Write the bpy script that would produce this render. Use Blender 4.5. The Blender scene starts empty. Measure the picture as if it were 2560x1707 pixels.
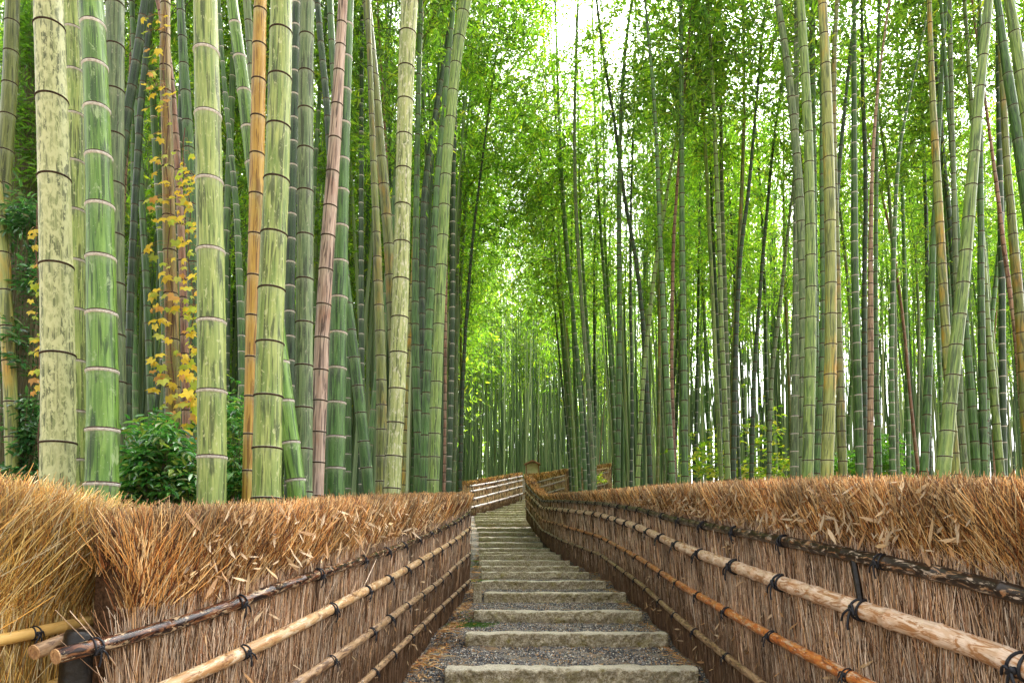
import bpy, math, random
import numpy as np
from mathutils import Vector, Matrix

# ------------------------------------------------------------------ camera, sky, sun
F0, PX0, HOR = 1707.0, 1280.0, 1390.0
PITCH = math.radians(4.0)
CY = HOR - F0*math.tan(PITCH)
scene = bpy.context.scene
COL = scene.collection
cam = bpy.data.cameras.new('camera'); camo = bpy.data.objects.new('camera', cam); COL.objects.link(camo)
camo.location = (0, 0, 0); camo.rotation_euler = (math.radians(90)+PITCH, 0, 0)
cam.sensor_width = 36.0; cam.lens = 36.0*F0/2560.0
cam.shift_y = (CY-853.5)/2560.0
cam.clip_start = 0.05; cam.clip_end = 3000
scene.camera = camo
SUN_EL, SUN_AZ = math.radians(48), math.radians(28)      # azimuth clockwise from +Y
world = bpy.data.worlds.new('World'); scene.world = world; world.use_nodes = True
wn = world.node_tree
bg = wn.nodes['Background']
sky = wn.nodes.new('ShaderNodeTexSky'); sky.sky_type = 'NISHITA'; sky.sun_disc = False
sky.sun_elevation = SUN_EL; sky.sun_rotation = SUN_AZ
sky.air_density = 1.0; sky.dust_density = 8.0; sky.ozone_density = 1.0
hz = wn.nodes.new('ShaderNodeHueSaturation'); hz.inputs['Saturation'].default_value = 0.06; hz.inputs['Value'].default_value = 1.7   # high white overcast
wn.links.new(sky.outputs['Color'], hz.inputs['Color']); wn.links.new(hz.outputs['Color'], bg.inputs['Color']); bg.inputs['Strength'].default_value = 0.15
sl = bpy.data.lights.new('sun', 'SUN'); sl.energy = 3.6; sl.angle = math.radians(10); sl.color = (1.0, 0.95, 0.86)
so = bpy.data.objects.new('sun', sl); COL.objects.link(so)
sdir = Vector((math.sin(SUN_AZ)*math.cos(SUN_EL), math.cos(SUN_AZ)*math.cos(SUN_EL), math.sin(SUN_EL)))
so.rotation_euler = (-sdir).to_track_quat('-Z', 'Y').to_euler()
scene.view_settings.view_transform = 'Standard'; scene.view_settings.look = 'None'
scene.view_settings.exposure = 1.85; scene.view_settings.gamma = 1.0
scene.cycles.max_bounces = 6; scene.cycles.diffuse_bounces = 4; scene.cycles.glossy_bounces = 2
scene.cycles.transmission_bounces = 4; scene.cycles.transparent_max_bounces = 6
scene.cycles.caustics_reflective = False; scene.cycles.caustics_refractive = False

rng = np.random.default_rng(11)
rnd = random.Random(5)
LEFT_EXTRA = []

def P(px, py, d):
    a = (px-PX0)/F0; b = (CY-py)/F0
    t = d/(math.cos(PITCH)-b*math.sin(PITCH))
    return np.array((a*t, d, t*(math.sin(PITCH)+b*math.cos(PITCH))))
def mpp(py, d):                                        # metres per photo pixel at depth d
    b = (CY-py)/F0
    return d/(math.cos(PITCH)-b*math.sin(PITCH))/F0

# ------------------------------------------------------------------ mesh helpers
def mk(name, V, Q=None, T=None, mats=(), col=None, uv=None, mi=None, smooth=False, parent=None, link=True):
    V = np.asarray(V, dtype=np.float32).reshape(-1, 3)
    Q = np.zeros((0, 4), np.int32) if Q is None or len(Q) == 0 else np.asarray(Q, np.int32)
    T = np.zeros((0, 3), np.int32) if T is None or len(T) == 0 else np.asarray(T, np.int32)
    me = bpy.data.meshes.new(name)
    me.vertices.add(len(V)); me.vertices.foreach_set('co', V.ravel())
    nl = Q.size+T.size; nf = len(Q)+len(T)
    me.loops.add(nl); me.polygons.add(nf)
    lv = np.concatenate([Q.ravel(), T.ravel()]).astype(np.int32)
    me.loops.foreach_set('vertex_index', lv)
    ls = np.concatenate([np.arange(len(Q))*4, Q.size+np.arange(len(T))*3]).astype(np.int32)
    me.polygons.foreach_set('loop_start', ls)
    if mi is not None: me.polygons.foreach_set('material_index', np.asarray(mi, np.int32))
    me.polygons.foreach_set('use_smooth', np.full(nf, smooth, dtype=bool))
    me.update(calc_edges=True)
    if col is not None:
        c = np.asarray(col, np.float32)
        if c.shape[1] == 3: c = np.concatenate([c, np.ones((len(c), 1), np.float32)], 1)
        at = me.color_attributes.new('Col', 'FLOAT_COLOR', 'POINT'); at.data.foreach_set('color', c.ravel())
    if uv is not None:
        ul = me.uv_layers.new(name='UVMap'); ul.data.foreach_set('uv', np.asarray(uv, np.float32)[lv].ravel())
    for m in mats: me.materials.append(m)
    me.validate()
    if not link: return me
    o = bpy.data.objects.new(name, me); COL.objects.link(o)
    if parent is not None: o.parent = parent
    return o

def tag(o, label=None, cat=None, group=None, kind=None):
    if label: o['label'] = label
    if cat: o['category'] = cat
    if group: o['group'] = group
    if kind: o['kind'] = kind
    return o
def empty(name, loc, label=None, cat=None, group=None, kind=None):
    o = bpy.data.objects.new(name, None); COL.objects.link(o); o.location = loc; o.empty_display_size = 0.1
    return tag(o, label, cat, group, kind)
def child(o, parent):                                   # keep world coordinates of the mesh
    o.parent = parent; o.location = [-v for v in parent.location]
    return o

def nrm(a): return a/np.maximum(np.linalg.norm(a, axis=-1, keepdims=True), 1e-9)

def prisms(pts, w, taper=0.5, sides=3):
    """pts K x N x 3 points along N twigs, w N radii"""
    K, N, _ = pts.shape
    d = nrm(pts[-1]-pts[0]); r = rng.normal(size=(N, 3)); a = nrm(np.cross(d, r)); b = np.cross(d, a)
    V = np.zeros((N, K, sides, 3))
    for k in range(K):
        s = 1-(1-taper)*k/(K-1)
        for j in range(sides):
            an = 2*math.pi*j/sides
            V[:, k, j] = pts[k]+(a*math.cos(an)+b*math.sin(an))*(w*s)[:, None]
    base = (np.arange(N)*K*sides)[:, None]
    q = []
    for k in range(K-1):
        for j in range(sides):
            j2 = (j+1) % sides
            q.append([k*sides+j, k*sides+j2, (k+1)*sides+j2, (k+1)*sides+j])
    q = np.array(q)
    Q = (base[:, :, None]+q[None]).reshape(-1, 4)
    return V.reshape(-1, 3), Q, K*sides

def tube(pts, rad, n=10, up=None, cap=True, uoff=0.0):
    pts = np.asarray(pts, float); rad = np.asarray(rad, float)
    K = len(pts)
    t = nrm(np.gradient(pts, axis=0))
    ref = np.array((0, 1.0, 0)) if up is None else np.asarray(up, float)
    a = nrm(ref-(t@ref)[:, None]*t); b = np.cross(t, a)
    ang = np.linspace(0, 2*math.pi, n+1)
    L = np.concatenate([[0], np.cumsum(np.linalg.norm(np.diff(pts, axis=0), axis=1))])
    V = pts[:, None]+(a[:, None]*np.cos(ang)[None, :, None]+b[:, None]*np.sin(ang)[None, :, None])*rad[:, None, None]
    uv = np.stack(np.broadcast_arrays(ang[None]*np.mean(rad)+uoff, L[:, None]), -1).reshape(-1, 2)
    Q = []
    i = np.arange(K-1)[:, None]*(n+1)+np.arange(n)[None]
    Q = np.stack([i, i+1, i+n+2, i+n+1], -1).reshape(-1, 4)
    V = V.reshape(-1, 3); T = np.zeros((0, 3), int)
    if cap:
        nv = len(V); V = np.concatenate([V, pts[:1], pts[-1:]]); uv = np.concatenate([uv, uv[:1], uv[-1:]])
        j = np.arange(n)
        T = np.concatenate([np.stack([np.full(n, nv), j+1, j], -1), np.stack([np.full(n, nv+1), (K-1)*(n+1)+j, (K-1)*(n+1)+j+1], -1)])
    return V, Q, T, uv

class Join:
    def __init__(s): s.V = []; s.Q = []; s.T = []; s.C = []; s.U = []; s.mq = []; s.mt = []; s.n = 0
    def add(s, V, Q=None, T=None, col=None, uv=None, m=0):
        V = np.asarray(V, float).reshape(-1, 3); k = len(V)
        s.V.append(V)
        if Q is not None and len(Q): s.Q.append(np.asarray(Q)+s.n); s.mq.append(np.full(len(Q), m) if np.isscalar(m) else np.asarray(m))
        if T is not None and len(T): s.T.append(np.asarray(T)+s.n); s.mt.append(np.full(len(T), m if np.isscalar(m) else 0))
        if col is None: col = np.ones((k, 3))
        col = np.asarray(col, float)
        if col.ndim == 1: col = np.tile(col, (k, 1))
        s.C.append(col); s.U.append(np.zeros((k, 2)) if uv is None else uv); s.n += k
    def box(s, c, h, col=None, m=0, R=None):
        v = np.array([(x, y, z) for z in (-1, 1) for y in (-1, 1) for x in (-1, 1)], float)*np.asarray(h)
        if R is not None: v = v@np.asarray(R).T
        s.add(v+np.asarray(c), Q=[(0, 1, 3, 2)[::-1], (4, 5, 7, 6), (0, 1, 5, 4), (2, 3, 7, 6)[::-1], (0, 2, 6, 4)[::-1], (1, 3, 7, 5)], col=col, m=m)
    def build(s, name, mats, parent=None, smooth=False, link=True):
        V = np.concatenate(s.V); Q = np.concatenate(s.Q) if s.Q else None; T = np.concatenate(s.T) if s.T else None
        mi = np.concatenate([x for x in s.mq+s.mt])
        return mk(name, V, Q, T, mats, np.concatenate(s.C), np.concatenate(s.U), mi, smooth, parent, link)

# ------------------------------------------------------------------ materials
class MT:
    def __init__(s, name, rough=0.7, spec=0.3):
        s.m = bpy.data.materials.new(name); s.m.use_nodes = True; s.t = s.m.node_tree
        s.b = s.t.nodes['Principled BSDF']; s.b.inputs['Roughness'].default_value = rough
        s.b.inputs['Specular IOR Level'].default_value = spec
    def n(s, typ, ins=None, **kw):
        nd = s.t.nodes.new('ShaderNode'+typ)
        for k, v in kw.items(): setattr(nd, k, v)
        for k, v in (ins or {}).items(): s.set(nd.inputs[k], v)
        return nd
    def set(s, sock, v):
        if isinstance(v, bpy.types.NodeSocket): s.t.links.new(v, sock)
        elif isinstance(v, bpy.types.Node): s.t.links.new(v.outputs[0], sock)
        else: sock.default_value = (*v, 1.0) if isinstance(v, tuple) and len(v) == 3 and sock.type == 'RGBA' else v
    def noise(s, vec, scale, detail=4, rough=0.6, dist=0.0):
        return s.n('TexNoise', {'Vector': vec, 'Scale': scale, 'Detail': detail, 'Roughness': rough, 'Distortion': dist}).outputs['Fac']
    def map(s, vec, sc, loc=(0, 0, 0)): return s.n('Mapping', {'Vector': vec, 'Scale': sc, 'Location': loc}).outputs[0]
    def ramp(s, fac, a, b):                              # remap a..b to 0..1, clamped
        return s.n('MapRange', {'Value': fac, 'From Min': a, 'From Max': b}).outputs[0]
    def mix(s, fac, a, b, bt='MIX'):
        nd = s.n('Mix', data_type='RGBA', blend_type=bt)
        s.set(nd.inputs[0], fac); s.set(nd.inputs[6], a); s.set(nd.inputs[7], b); return nd.outputs[2]
    def math(s, op, a, b=0.0):
        nd = s.n('Math', operation=op); s.set(nd.inputs[0], a); s.set(nd.inputs[1], b); return nd.outputs[0]
    def col(s, v): s.set(s.b.inputs['Base Color'], v)
    def bump(s, h, st=0.3, dist=0.01):
        s.t.links.new(s.n('Bump', {'Height': h, 'Strength': st, 'Distance': dist}).outputs[0], s.b.inputs['Normal'])

def stalk_mat(name, c1, c2, streak, patch=None, pamt=0.5, alt=None, aamt=0.45, rough=0.38, pscale=48, val=0.25):
    """c1 base, c2 second tone, streak dark run lines, patch = lichen colour, alt = large areas of another hue"""
    m = MT(name, rough, 0.35)
    uv = m.n('UVMap').outputs[0]
    rn = m.n('ObjectInfo').outputs['Random']
    off = m.n('CombineXYZ', {'X': m.math('MULTIPLY', rn, 37.0), 'Y': m.math('MULTIPLY', rn, 91.0), 'Z': 0.0}).outputs[0]
    add = m.n('VectorMath', operation='ADD'); m.set(add.inputs[0], uv); m.set(add.inputs[1], off); v = add.outputs[0]
    big = m.noise(m.map(v, (6, 1.6, 1)), 1.0, 3)
    fine = m.noise(m.map(v, (70, 3.0, 1)), 1.0, 5, 0.6, 0.6)
    run = m.noise(m.map(v, (48, 2.2, 1), (3, 8, 0)), 1.0, 3, 0.55, 1.2)
    dk = lambda q, f: tuple((v*f)**1.12 for v in q)
    c1, c2, streak = dk(c1, 0.66), dk(c2, 0.86), dk(streak, 0.50); patch = patch and dk(patch, 0.88); alt = alt and dk(alt, 0.8)
    c = m.mix(m.ramp(fine, 0.38, 0.62), c1, c2)
    if alt: c = m.mix(m.ramp(big, aamt, aamt+0.18), c, alt)
    c = m.mix(m.math('MULTIPLY', m.ramp(run, 0.52, 0.60), 0.8), c, streak)
    sc = m.noise(m.map(v, (210, 2.6, 1), (9, 2, 0)), 1.0, 4, 0.6, 0.8); c = m.mix(m.math('MULTIPLY', m.ramp(sc, 0.56, 0.64), 0.68), c, streak)
    if patch:
        pn = m.noise(m.map(v, (pscale, pscale*0.32, 1), (7, 1, 0)), 1.0, 8, 0.72, 0.5)
        c = m.mix(m.ramp(pn, 1-pamt-0.03, 1-pamt+0.04), c, patch)
    sp = m.noise(m.map(v, (160, 120, 1)), 1.0, 2)
    c = m.mix(m.math('MULTIPLY', m.ramp(sp, 0.66, 0.72), 0.5), c, (0.5, 0.5, 0.36))
    bl = m.n('VertexColor', layer_name='Col').outputs[0]; bn = m.noise(m.map(v, (90, 40, 1)), 1.0, 4, 0.7)
    c = m.mix(m.math('MULTIPLY', m.math('SUBTRACT', 1.0, bl), m.ramp(bn, 0.30, 0.62)), c, (0.55, 0.60, 0.45))
    hs = m.n('HueSaturation', {'Color': c, 'Value': m.math('ADD', m.math('MULTIPLY', rn, val), 1-val/2)})
    m.col(hs.outputs[0]); m.bump(fine, 0.25, 0.004)
    m.set(m.b.inputs['Roughness'], m.math('ADD', m.math('MULTIPLY', big, 0.3), rough-0.12))
    return m.m

SM = {
 'lichen': stalk_mat('lichen_culm', (0.40, 0.46, 0.19), (0.58, 0.60, 0.30), (0.15, 0.18, 0.07), (0.62, 0.64, 0.34), 0.50, rough=0.5),
 'pale': stalk_mat('pale_culm', (0.30, 0.44, 0.11), (0.50, 0.58, 0.19), (0.12, 0.17, 0.05), (0.60, 0.64, 0.32), 0.40, rough=0.45, pscale=60),
 'cream': stalk_mat('cream_culm', (0.42, 0.52, 0.17), (0.62, 0.66, 0.30), (0.17, 0.22, 0.07), (0.66, 0.66, 0.46), 0.44, rough=0.45, pscale=50),
 'green': stalk_mat('green_culm', (0.16, 0.34, 0.05), (0.27, 0.45, 0.095), (0.05, 0.13, 0.025), (0.36, 0.48, 0.22), 0.40, rough=0.34, pscale=26),
 'mid': stalk_mat('mid_green_culm', (0.09, 0.22, 0.05), (0.16, 0.30, 0.085), (0.05, 0.10, 0.04), (0.32, 0.38, 0.20), 0.33, rough=0.4),
 'grey': stalk_mat('grey_green_culm', (0.17, 0.27, 0.12), (0.28, 0.36, 0.17), (0.09, 0.12, 0.07), (0.40, 0.42, 0.28), 0.38, rough=0.5),
 'dark': stalk_mat('dark_green_culm', (0.045, 0.10, 0.035), (0.08, 0.15, 0.06), (0.02, 0.05, 0.02), (0.20, 0.26, 0.14), 0.28, rough=0.4),
 'olive': stalk_mat('olive_culm', (0.19, 0.24, 0.05), (0.28, 0.32, 0.09), (0.09, 0.11, 0.03), None, alt=(0.45, 0.27, 0.04), aamt=0.52, rough=0.35),
 'amber': stalk_mat('amber_culm', (0.40, 0.26, 0.08), (0.46, 0.34, 0.13), (0.16, 0.08, 0.03), (0.50, 0.44, 0.26), 0.36, alt=(0.24, 0.26, 0.07), aamt=0.46, rough=0.42),
 'orange': stalk_mat('orange_culm', (0.62, 0.36, 0.06), (0.66, 0.44, 0.10), (0.34, 0.16, 0.03), (0.66, 0.50, 0.18), 0.34, alt=(0.55, 0.48, 0.12), aamt=0.54, rough=0.4),
 'brown': stalk_mat('brown_culm', (0.62, 0.44, 0.33), (0.72, 0.56, 0.45), (0.07, 0.022, 0.015), None, alt=(0.42, 0.19, 0.09), aamt=0.56, rough=0.5),
 'red': stalk_mat('red_brown_culm', (0.34, 0.16, 0.09), (0.46, 0.28, 0.18), (0.13, 0.05, 0.03), None, alt=(0.40, 0.30, 0.20), aamt=0.50, rough=0.5),
 'tan': stalk_mat('tan_culm', (0.46, 0.30, 0.18), (0.56, 0.40, 0.26), (0.28, 0.13, 0.07), None, rough=0.5),
 'yellow': stalk_mat('yellow_green_culm', (0.30, 0.36, 0.09), (0.42, 0.46, 0.14), (0.14, 0.19, 0.05), (0.55, 0.56, 0.32), 0.32, alt=(0.66, 0.40, 0.05), aamt=0.49, rough=0.36),
 'lime': stalk_mat('light_green_culm', (0.22, 0.38, 0.09), (0.38, 0.50, 0.15), (0.10, 0.17, 0.05), (0.50, 0.54, 0.32), 0.36, rough=0.38),
}
def flat_mat(name, c, rough=0.7, var=None, scale=30.0, spec=0.3, bump=0.0):
    m = MT(name, rough, spec)
    g = m.n('TexCoord').outputs['Object']; nz = m.noise(g, scale, 5)
    m.col(m.mix(m.ramp(nz, 0.35, 0.65), c, var or tuple(v*0.6 for v in c)))
    if bump: m.bump(nz, bump, 0.01)
    return m.m
RING_D = flat_mat('dark_node_ring', (0.02, 0.013, 0.009), 0.8, (0.09, 0.06, 0.04), 110, 0.1)
RING_W = flat_mat('white_node_ring', (0.72, 0.70, 0.64), 0.7, (0.42, 0.38, 0.30), 90)
RING_M = flat_mat('pale_brown_node_ring', (0.36, 0.33, 0.24), 0.8, (0.20, 0.17, 0.11), 60, 0.1)
RING_G = flat_mat('brown_node_ring', (0.03, 0.02, 0.012), 0.8, (0.13, 0.09, 0.055), 60, 0.1)

def leaf_mat(name, tint, trans=0.5, gloss=0.05, rough=0.4):
    m = bpy.data.materials.new(name); m.use_nodes = True; t = m.node_tree; t.nodes.clear()
    at = t.nodes.new('ShaderNodeVertexColor'); at.layer_name = 'Col'
    oi = t.nodes.new('ShaderNodeObjectInfo')
    mr = t.nodes.new('ShaderNodeMapRange'); mr.inputs['To Min'].default_value = 0.8; mr.inputs['To Max'].default_value = 1.2
    t.links.new(oi.outputs['Random'], mr.inputs['Value'])
    hs = t.nodes.new('ShaderNodeHueSaturation'); t.links.new(at.outputs[0], hs.inputs['Color']); t.links.new(mr.outputs[0], hs.inputs['Value'])
    d = t.nodes.new('ShaderNodeBsdfDiffuse'); t.links.new(hs.outputs[0], d.inputs['Color'])
    tr = t.nodes.new('ShaderNodeBsdfTranslucent')
    mu = t.nodes.new('ShaderNodeMix'); mu.data_type = 'RGBA'; mu.blend_type = 'MULTIPLY'; mu.inputs[0].default_value = 1
    t.links.new(hs.outputs[0], mu.inputs[6]); mu.inputs[7].default_value = (*tint, 1); t.links.new(mu.outputs[2], tr.inputs['Color'])
    mx = t.nodes.new('ShaderNodeMixShader'); mx.inputs[0].default_value = trans
    t.links.new(d.outputs[0], mx.inputs[1]); t.links.new(tr.outputs[0], mx.inputs[2])
    out = t.nodes.new('ShaderNodeOutputMaterial'); last = mx
    if gloss:
        g = t.nodes.new('ShaderNodeBsdfGlossy'); g.inputs['Roughness'].default_value = rough
        m2 = t.nodes.new('ShaderNodeMixShader'); m2.inputs[0].default_value = gloss
        t.links.new(mx.outputs[0], m2.inputs[1]); t.links.new(g.outputs[0], m2.inputs[2]); last = m2
    t.links.new(last.outputs[0], out.inputs['Surface'])
    return m
LEAF = leaf_mat('bamboo_leaf', (1.6, 1.6, 0.5), 0.60, 0.05)
SHRUB = leaf_mat('glossy_shrub_leaf', (1.4, 1.6, 0.8), 0.35, 0.12, 0.25)
IVY = leaf_mat('yellow_vine_leaf', (1.2, 1.1, 0.7), 0.4, 0.03)
DRY = leaf_mat('dry_leaf', (1.1, 1.0, 0.8), 0.2, 0.03)
def twig_mat(name, rough=0.6):
    m = MT(name, rough, 0.3); at = m.n('VertexColor', layer_name='Col'); m.col(at.outputs[0]); return m.m
TWIG = twig_mat('brush_twig'); BRANCH = flat_mat('green_branch', (0.07, 0.10, 0.03), 0.6, (0.12, 0.08, 0.03))
CORE = flat_mat('packed_brush_core', (0.055, 0.032, 0.018), 0.9, (0.16, 0.09, 0.05), 60, 0.1, 0.8)
BLACK = flat_mat('black_palm_cord', (0.008, 0.009, 0.012), 0.45, (0.025, 0.027, 0.035), 200)
CHAR = flat_mat('charred_post', (0.004, 0.0035, 0.003), 0.35, (0.014, 0.012, 0.010), 25, 0.35, 0.6)

def rail_mat(name, c1, c2, dark, damt, rough=0.4, white=None, wamt=0.3):
    m = MT(name, rough, 0.4)
    uv = m.n('UVMap').outputs[0]; rn = m.n('ObjectInfo').outputs['Random']
    off = m.n('CombineXYZ', {'X': m.math('MULTIPLY', rn, 17.0), 'Y': m.math('MULTIPLY', rn, 51.0), 'Z': 0.0}).outputs[0]
    add = m.n('VectorMath', operation='ADD'); m.set(add.inputs[0], uv); m.set(add.inputs[1], off); v = add.outputs[0]
    a = m.noise(m.map(v, (30, 9, 1)), 1, 5, 0.6, 1.0); b = m.noise(m.map(v, (26, 7, 1), (4, 9, 0)), 1, 7, 0.7, 1.5)
    l = m.noise(m.map(v, (180, 8, 1)), 1, 3)
    c = m.mix(m.ramp(a, 0.44, 0.56), c1, c2)
    c = m.mix(m.math('MULTIPLY', m.ramp(l, 0.5, 0.7), 0.5), c, dark)
    dt = 0.5+(0.5-damt)*0.55; wt = 0.5+(0.5-wamt)*0.35
    c = m.mix(m.ramp(b, dt-0.03, dt+0.04), c, dark)
    if white:
        w = m.noise(m.map(v, (34, 11, 1), (1, 2, 0)), 1, 7, 0.75, 0.6)
        c = m.mix(m.ramp(w, wt, wt+0.04), c, white)
    m.col(c); m.bump(l, 0.3, 0.003); return m.m
RM = {
 'blackened': rail_mat('blackened_bamboo', (0.30, 0.14, 0.06), (0.40, 0.26, 0.15), (0.022, 0.013, 0.008), 0.66, 0.32, (0.50, 0.40, 0.31), 0.30),
 'pale': rail_mat('pale_mottled_bamboo', (0.74, 0.58, 0.44), (0.62, 0.42, 0.27), (0.38, 0.18, 0.07), 0.44, 0.5),
 'rust': rail_mat('rust_bamboo', (0.46, 0.13, 0.025), (0.56, 0.22, 0.05), (0.16, 0.05, 0.02), 0.42, 0.4, (0.58, 0.42, 0.28), 0.40),
 'brown': rail_mat('weathered_brown_bamboo', (0.30, 0.18, 0.09), (0.42, 0.28, 0.16), (0.10, 0.05, 0.025), 0.46, 0.4),
 'wet': rail_mat('dark_wet_bamboo', (0.20, 0.085, 0.035), (0.11, 0.04, 0.02), (0.018, 0.009, 0.007), 0.54, 0.22, (0.42, 0.30, 0.18), 0.38),
 'tan': rail_mat('tan_bamboo', (0.55, 0.36, 0.18), (0.44, 0.24, 0.10), (0.18, 0.08, 0.03), 0.40, 0.35, (0.64, 0.50, 0.33), 0.42),
 'white': rail_mat('bleached_bamboo', (0.46, 0.40, 0.38), (0.38, 0.31, 0.28), (0.25, 0.20, 0.18), 0.36, 0.5),
 'new': rail_mat('new_yellow_bamboo', (0.66, 0.42, 0.13), (0.60, 0.36, 0.10), (0.5, 0.3, 0.09), 0.3, 0.4),
}
CUT = flat_mat('cut_bamboo_end', (0.50, 0.30, 0.14), 0.7, (0.28, 0.15, 0.07), 60)

# ------------------------------------------------------------------ terrain profile from the steps
STEPS = [(1671,1112,1745,5.7),(1582,1164,1669,7.1),(1528,1185,1603,8.55),(1481,1210,1564,10.1),(1451,1204,1514,11.5),
 (1429,1204,1473,13.0),(1415,1203,1448,14.4),(1400,1197,1425,15.7),(1386,1197,1402,17.1),(1380,1197,1390,18.5),(1370,1197,1375,19.9),
 (1356,1197,1357,21.4),(1343,1197,1350,22.9),(1330,1197,1338,24.6),(1319,1193,1335,26.2),(1308,1189,1330,27.8),(1300,1188,1330,29.2),
 (1295,1187,1330,30.6),(1289,1186,1332,32.0),(1282,1187,1335,33.4),(1277,1197,1338,34.8),(1271,1222,1340,36.2),(1265,1237,1345,37.5),
 (1259,1251,1350,38.8),(1253,1264,1350,40.0),(1247,1278,1352,41.2)]
SZ = np.array([P(s[1], s[0], s[3])[2] for s in STEPS]); SD = np.array([s[3] for s in STEPS])
PROF_D = np.concatenate([[-30, 0, 3.5], SD, [60, 90, 200, 900]])
PROF_Z = np.concatenate([[-1.6, -1.5, -1.28], SZ-0.07, [5.2, 8.0, 8.0, 8.0]])
def ground_z(x, y):
    x = np.asarray(x, float); y = np.asarray(y, float)
    z = np.interp(y, PROF_D, PROF_Z)
    r = np.clip((x-4)/22.0, 0, 1); z = z*(1-r)+r*np.minimum(z, -0.9-0.02*x)   # the hill falls away on the right
    return z+0.10*np.sin(x*0.9+1)*np.sin(y*0.7)*np.clip(np.abs(x)-2.0, 0, 1)

LF = [  # left fence: px, d, top, r1..r4, base (photo pixels)
 (158,2.28,1268,1640,1850,2060,2270,2480),(480,2.75,1272,1556,1692,1860,2030,2240),(700,3.2,1262,1466,1594,1745,1900,2080),(860,3.8,1250,1415,1506,1634,1760,1880),
 (1000,5.3,1240,1366,1433,1528,1620,1710),(1100,7.4,1236,1323,1373,1453,1521,1556),(1142,8.9,1234,1303,1347,1412,1482,1514),(1177,11.0,1234,1278,1317,1382,1448,1466)]
RF = [
 (2760,2.12,1196,1560,1770,2080,2330,2480),(2560,2.4,1200,1484,1661,1915,2170,2400),(2130,3.25,1197,1388,1520,1702,1880,2010),(1900,4.3,1203,1340,1440,1580,1716,1830),(1700,6.5,1211,1301,1367,1464,1553,1622),
 (1600,9.0,1219,1274,1319,1397,1460,1510),(1500,13.0,1226,1258,1286,1341,1386,1446),(1400,17.3,1234,1252,1273,1311,1348,1388),
 (1355,22.0,1237,1252,1269,1299,1324,1349),(1330,24.8,1215,1228,1244,1266,1290,1318),(1313,27.5,1186,1207,1226,1246,1266,1292)]
def fence_pts(tab):
    return np.array([[*P(r[0], r[2], r[1])[:2]]+[P(r[0], y, r[1])[2] for y in r[2:]] for r in tab])
LFP, RFP = fence_pts(LF), fence_pts(RF)
def xl(d): return np.interp(d, LFP[:, 1], LFP[:, 0])
def xr(d): return np.interp(d, RFP[:, 1], RFP[:, 0])

# ------------------------------------------------------------------ ground and path
def build_ground():
    m = MT('forest_floor', 0.95, 0.1); g = m.n('TexCoord').outputs['Object']
    a = m.noise(g, 1.2, 6); b = m.noise(g, 22, 6, 0.7); c3 = m.noise(g, 90, 3)
    c = m.mix(m.ramp(b, 0.4, 0.6), (0.16, 0.09, 0.05), (0.34, 0.22, 0.12)); c = m.mix(m.ramp(a, 0.5, 0.62), c, (0.10, 0.13, 0.04))
    c = m.mix(m.ramp(c3, 0.6, 0.7), c, (0.42, 0.31, 0.19)); m.col(c); m.bump(b, 0.8, 0.05)
    xs = np.unique(np.concatenate([np.linspace(-700, -40, 12), np.linspace(-40, -4, 40), np.linspace(-4, 4, 41), np.linspace(4, 40, 40), np.linspace(40, 700, 12)]))
    ys = np.unique(np.concatenate([np.linspace(-20, 0, 6), np.linspace(0, 45, 150), np.linspace(45, 120, 40), np.linspace(120, 900, 14)]))
    X, Y = np.meshgrid(xs, ys)
    Z = ground_z(X, Y)
    cor = (X > np.where(Y < 30, np.interp(Y, LFP[:, 1], LFP[:, 0], left=-3, right=-4), -4)-0.15) & (X < np.where(Y < 27, np.interp(Y, RFP[:, 1], RFP[:, 0], left=3, right=3.5), 3.5)+0.15) & (Y < 43) & (Y > -2)
    Z = np.where(cor, Z-0.30, Z)
    n = len(xs); i = np.arange(len(ys)-1)[:, None]*n+np.arange(n-1)[None]
    Q = np.stack([i, i+1, i+n+1, i+n], -1).reshape(-1, 4)
    tag(mk('ground', np.stack([X, Y, Z], -1), Q, mats=[m.m], smooth=True), kind='structure')
build_ground()

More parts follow.
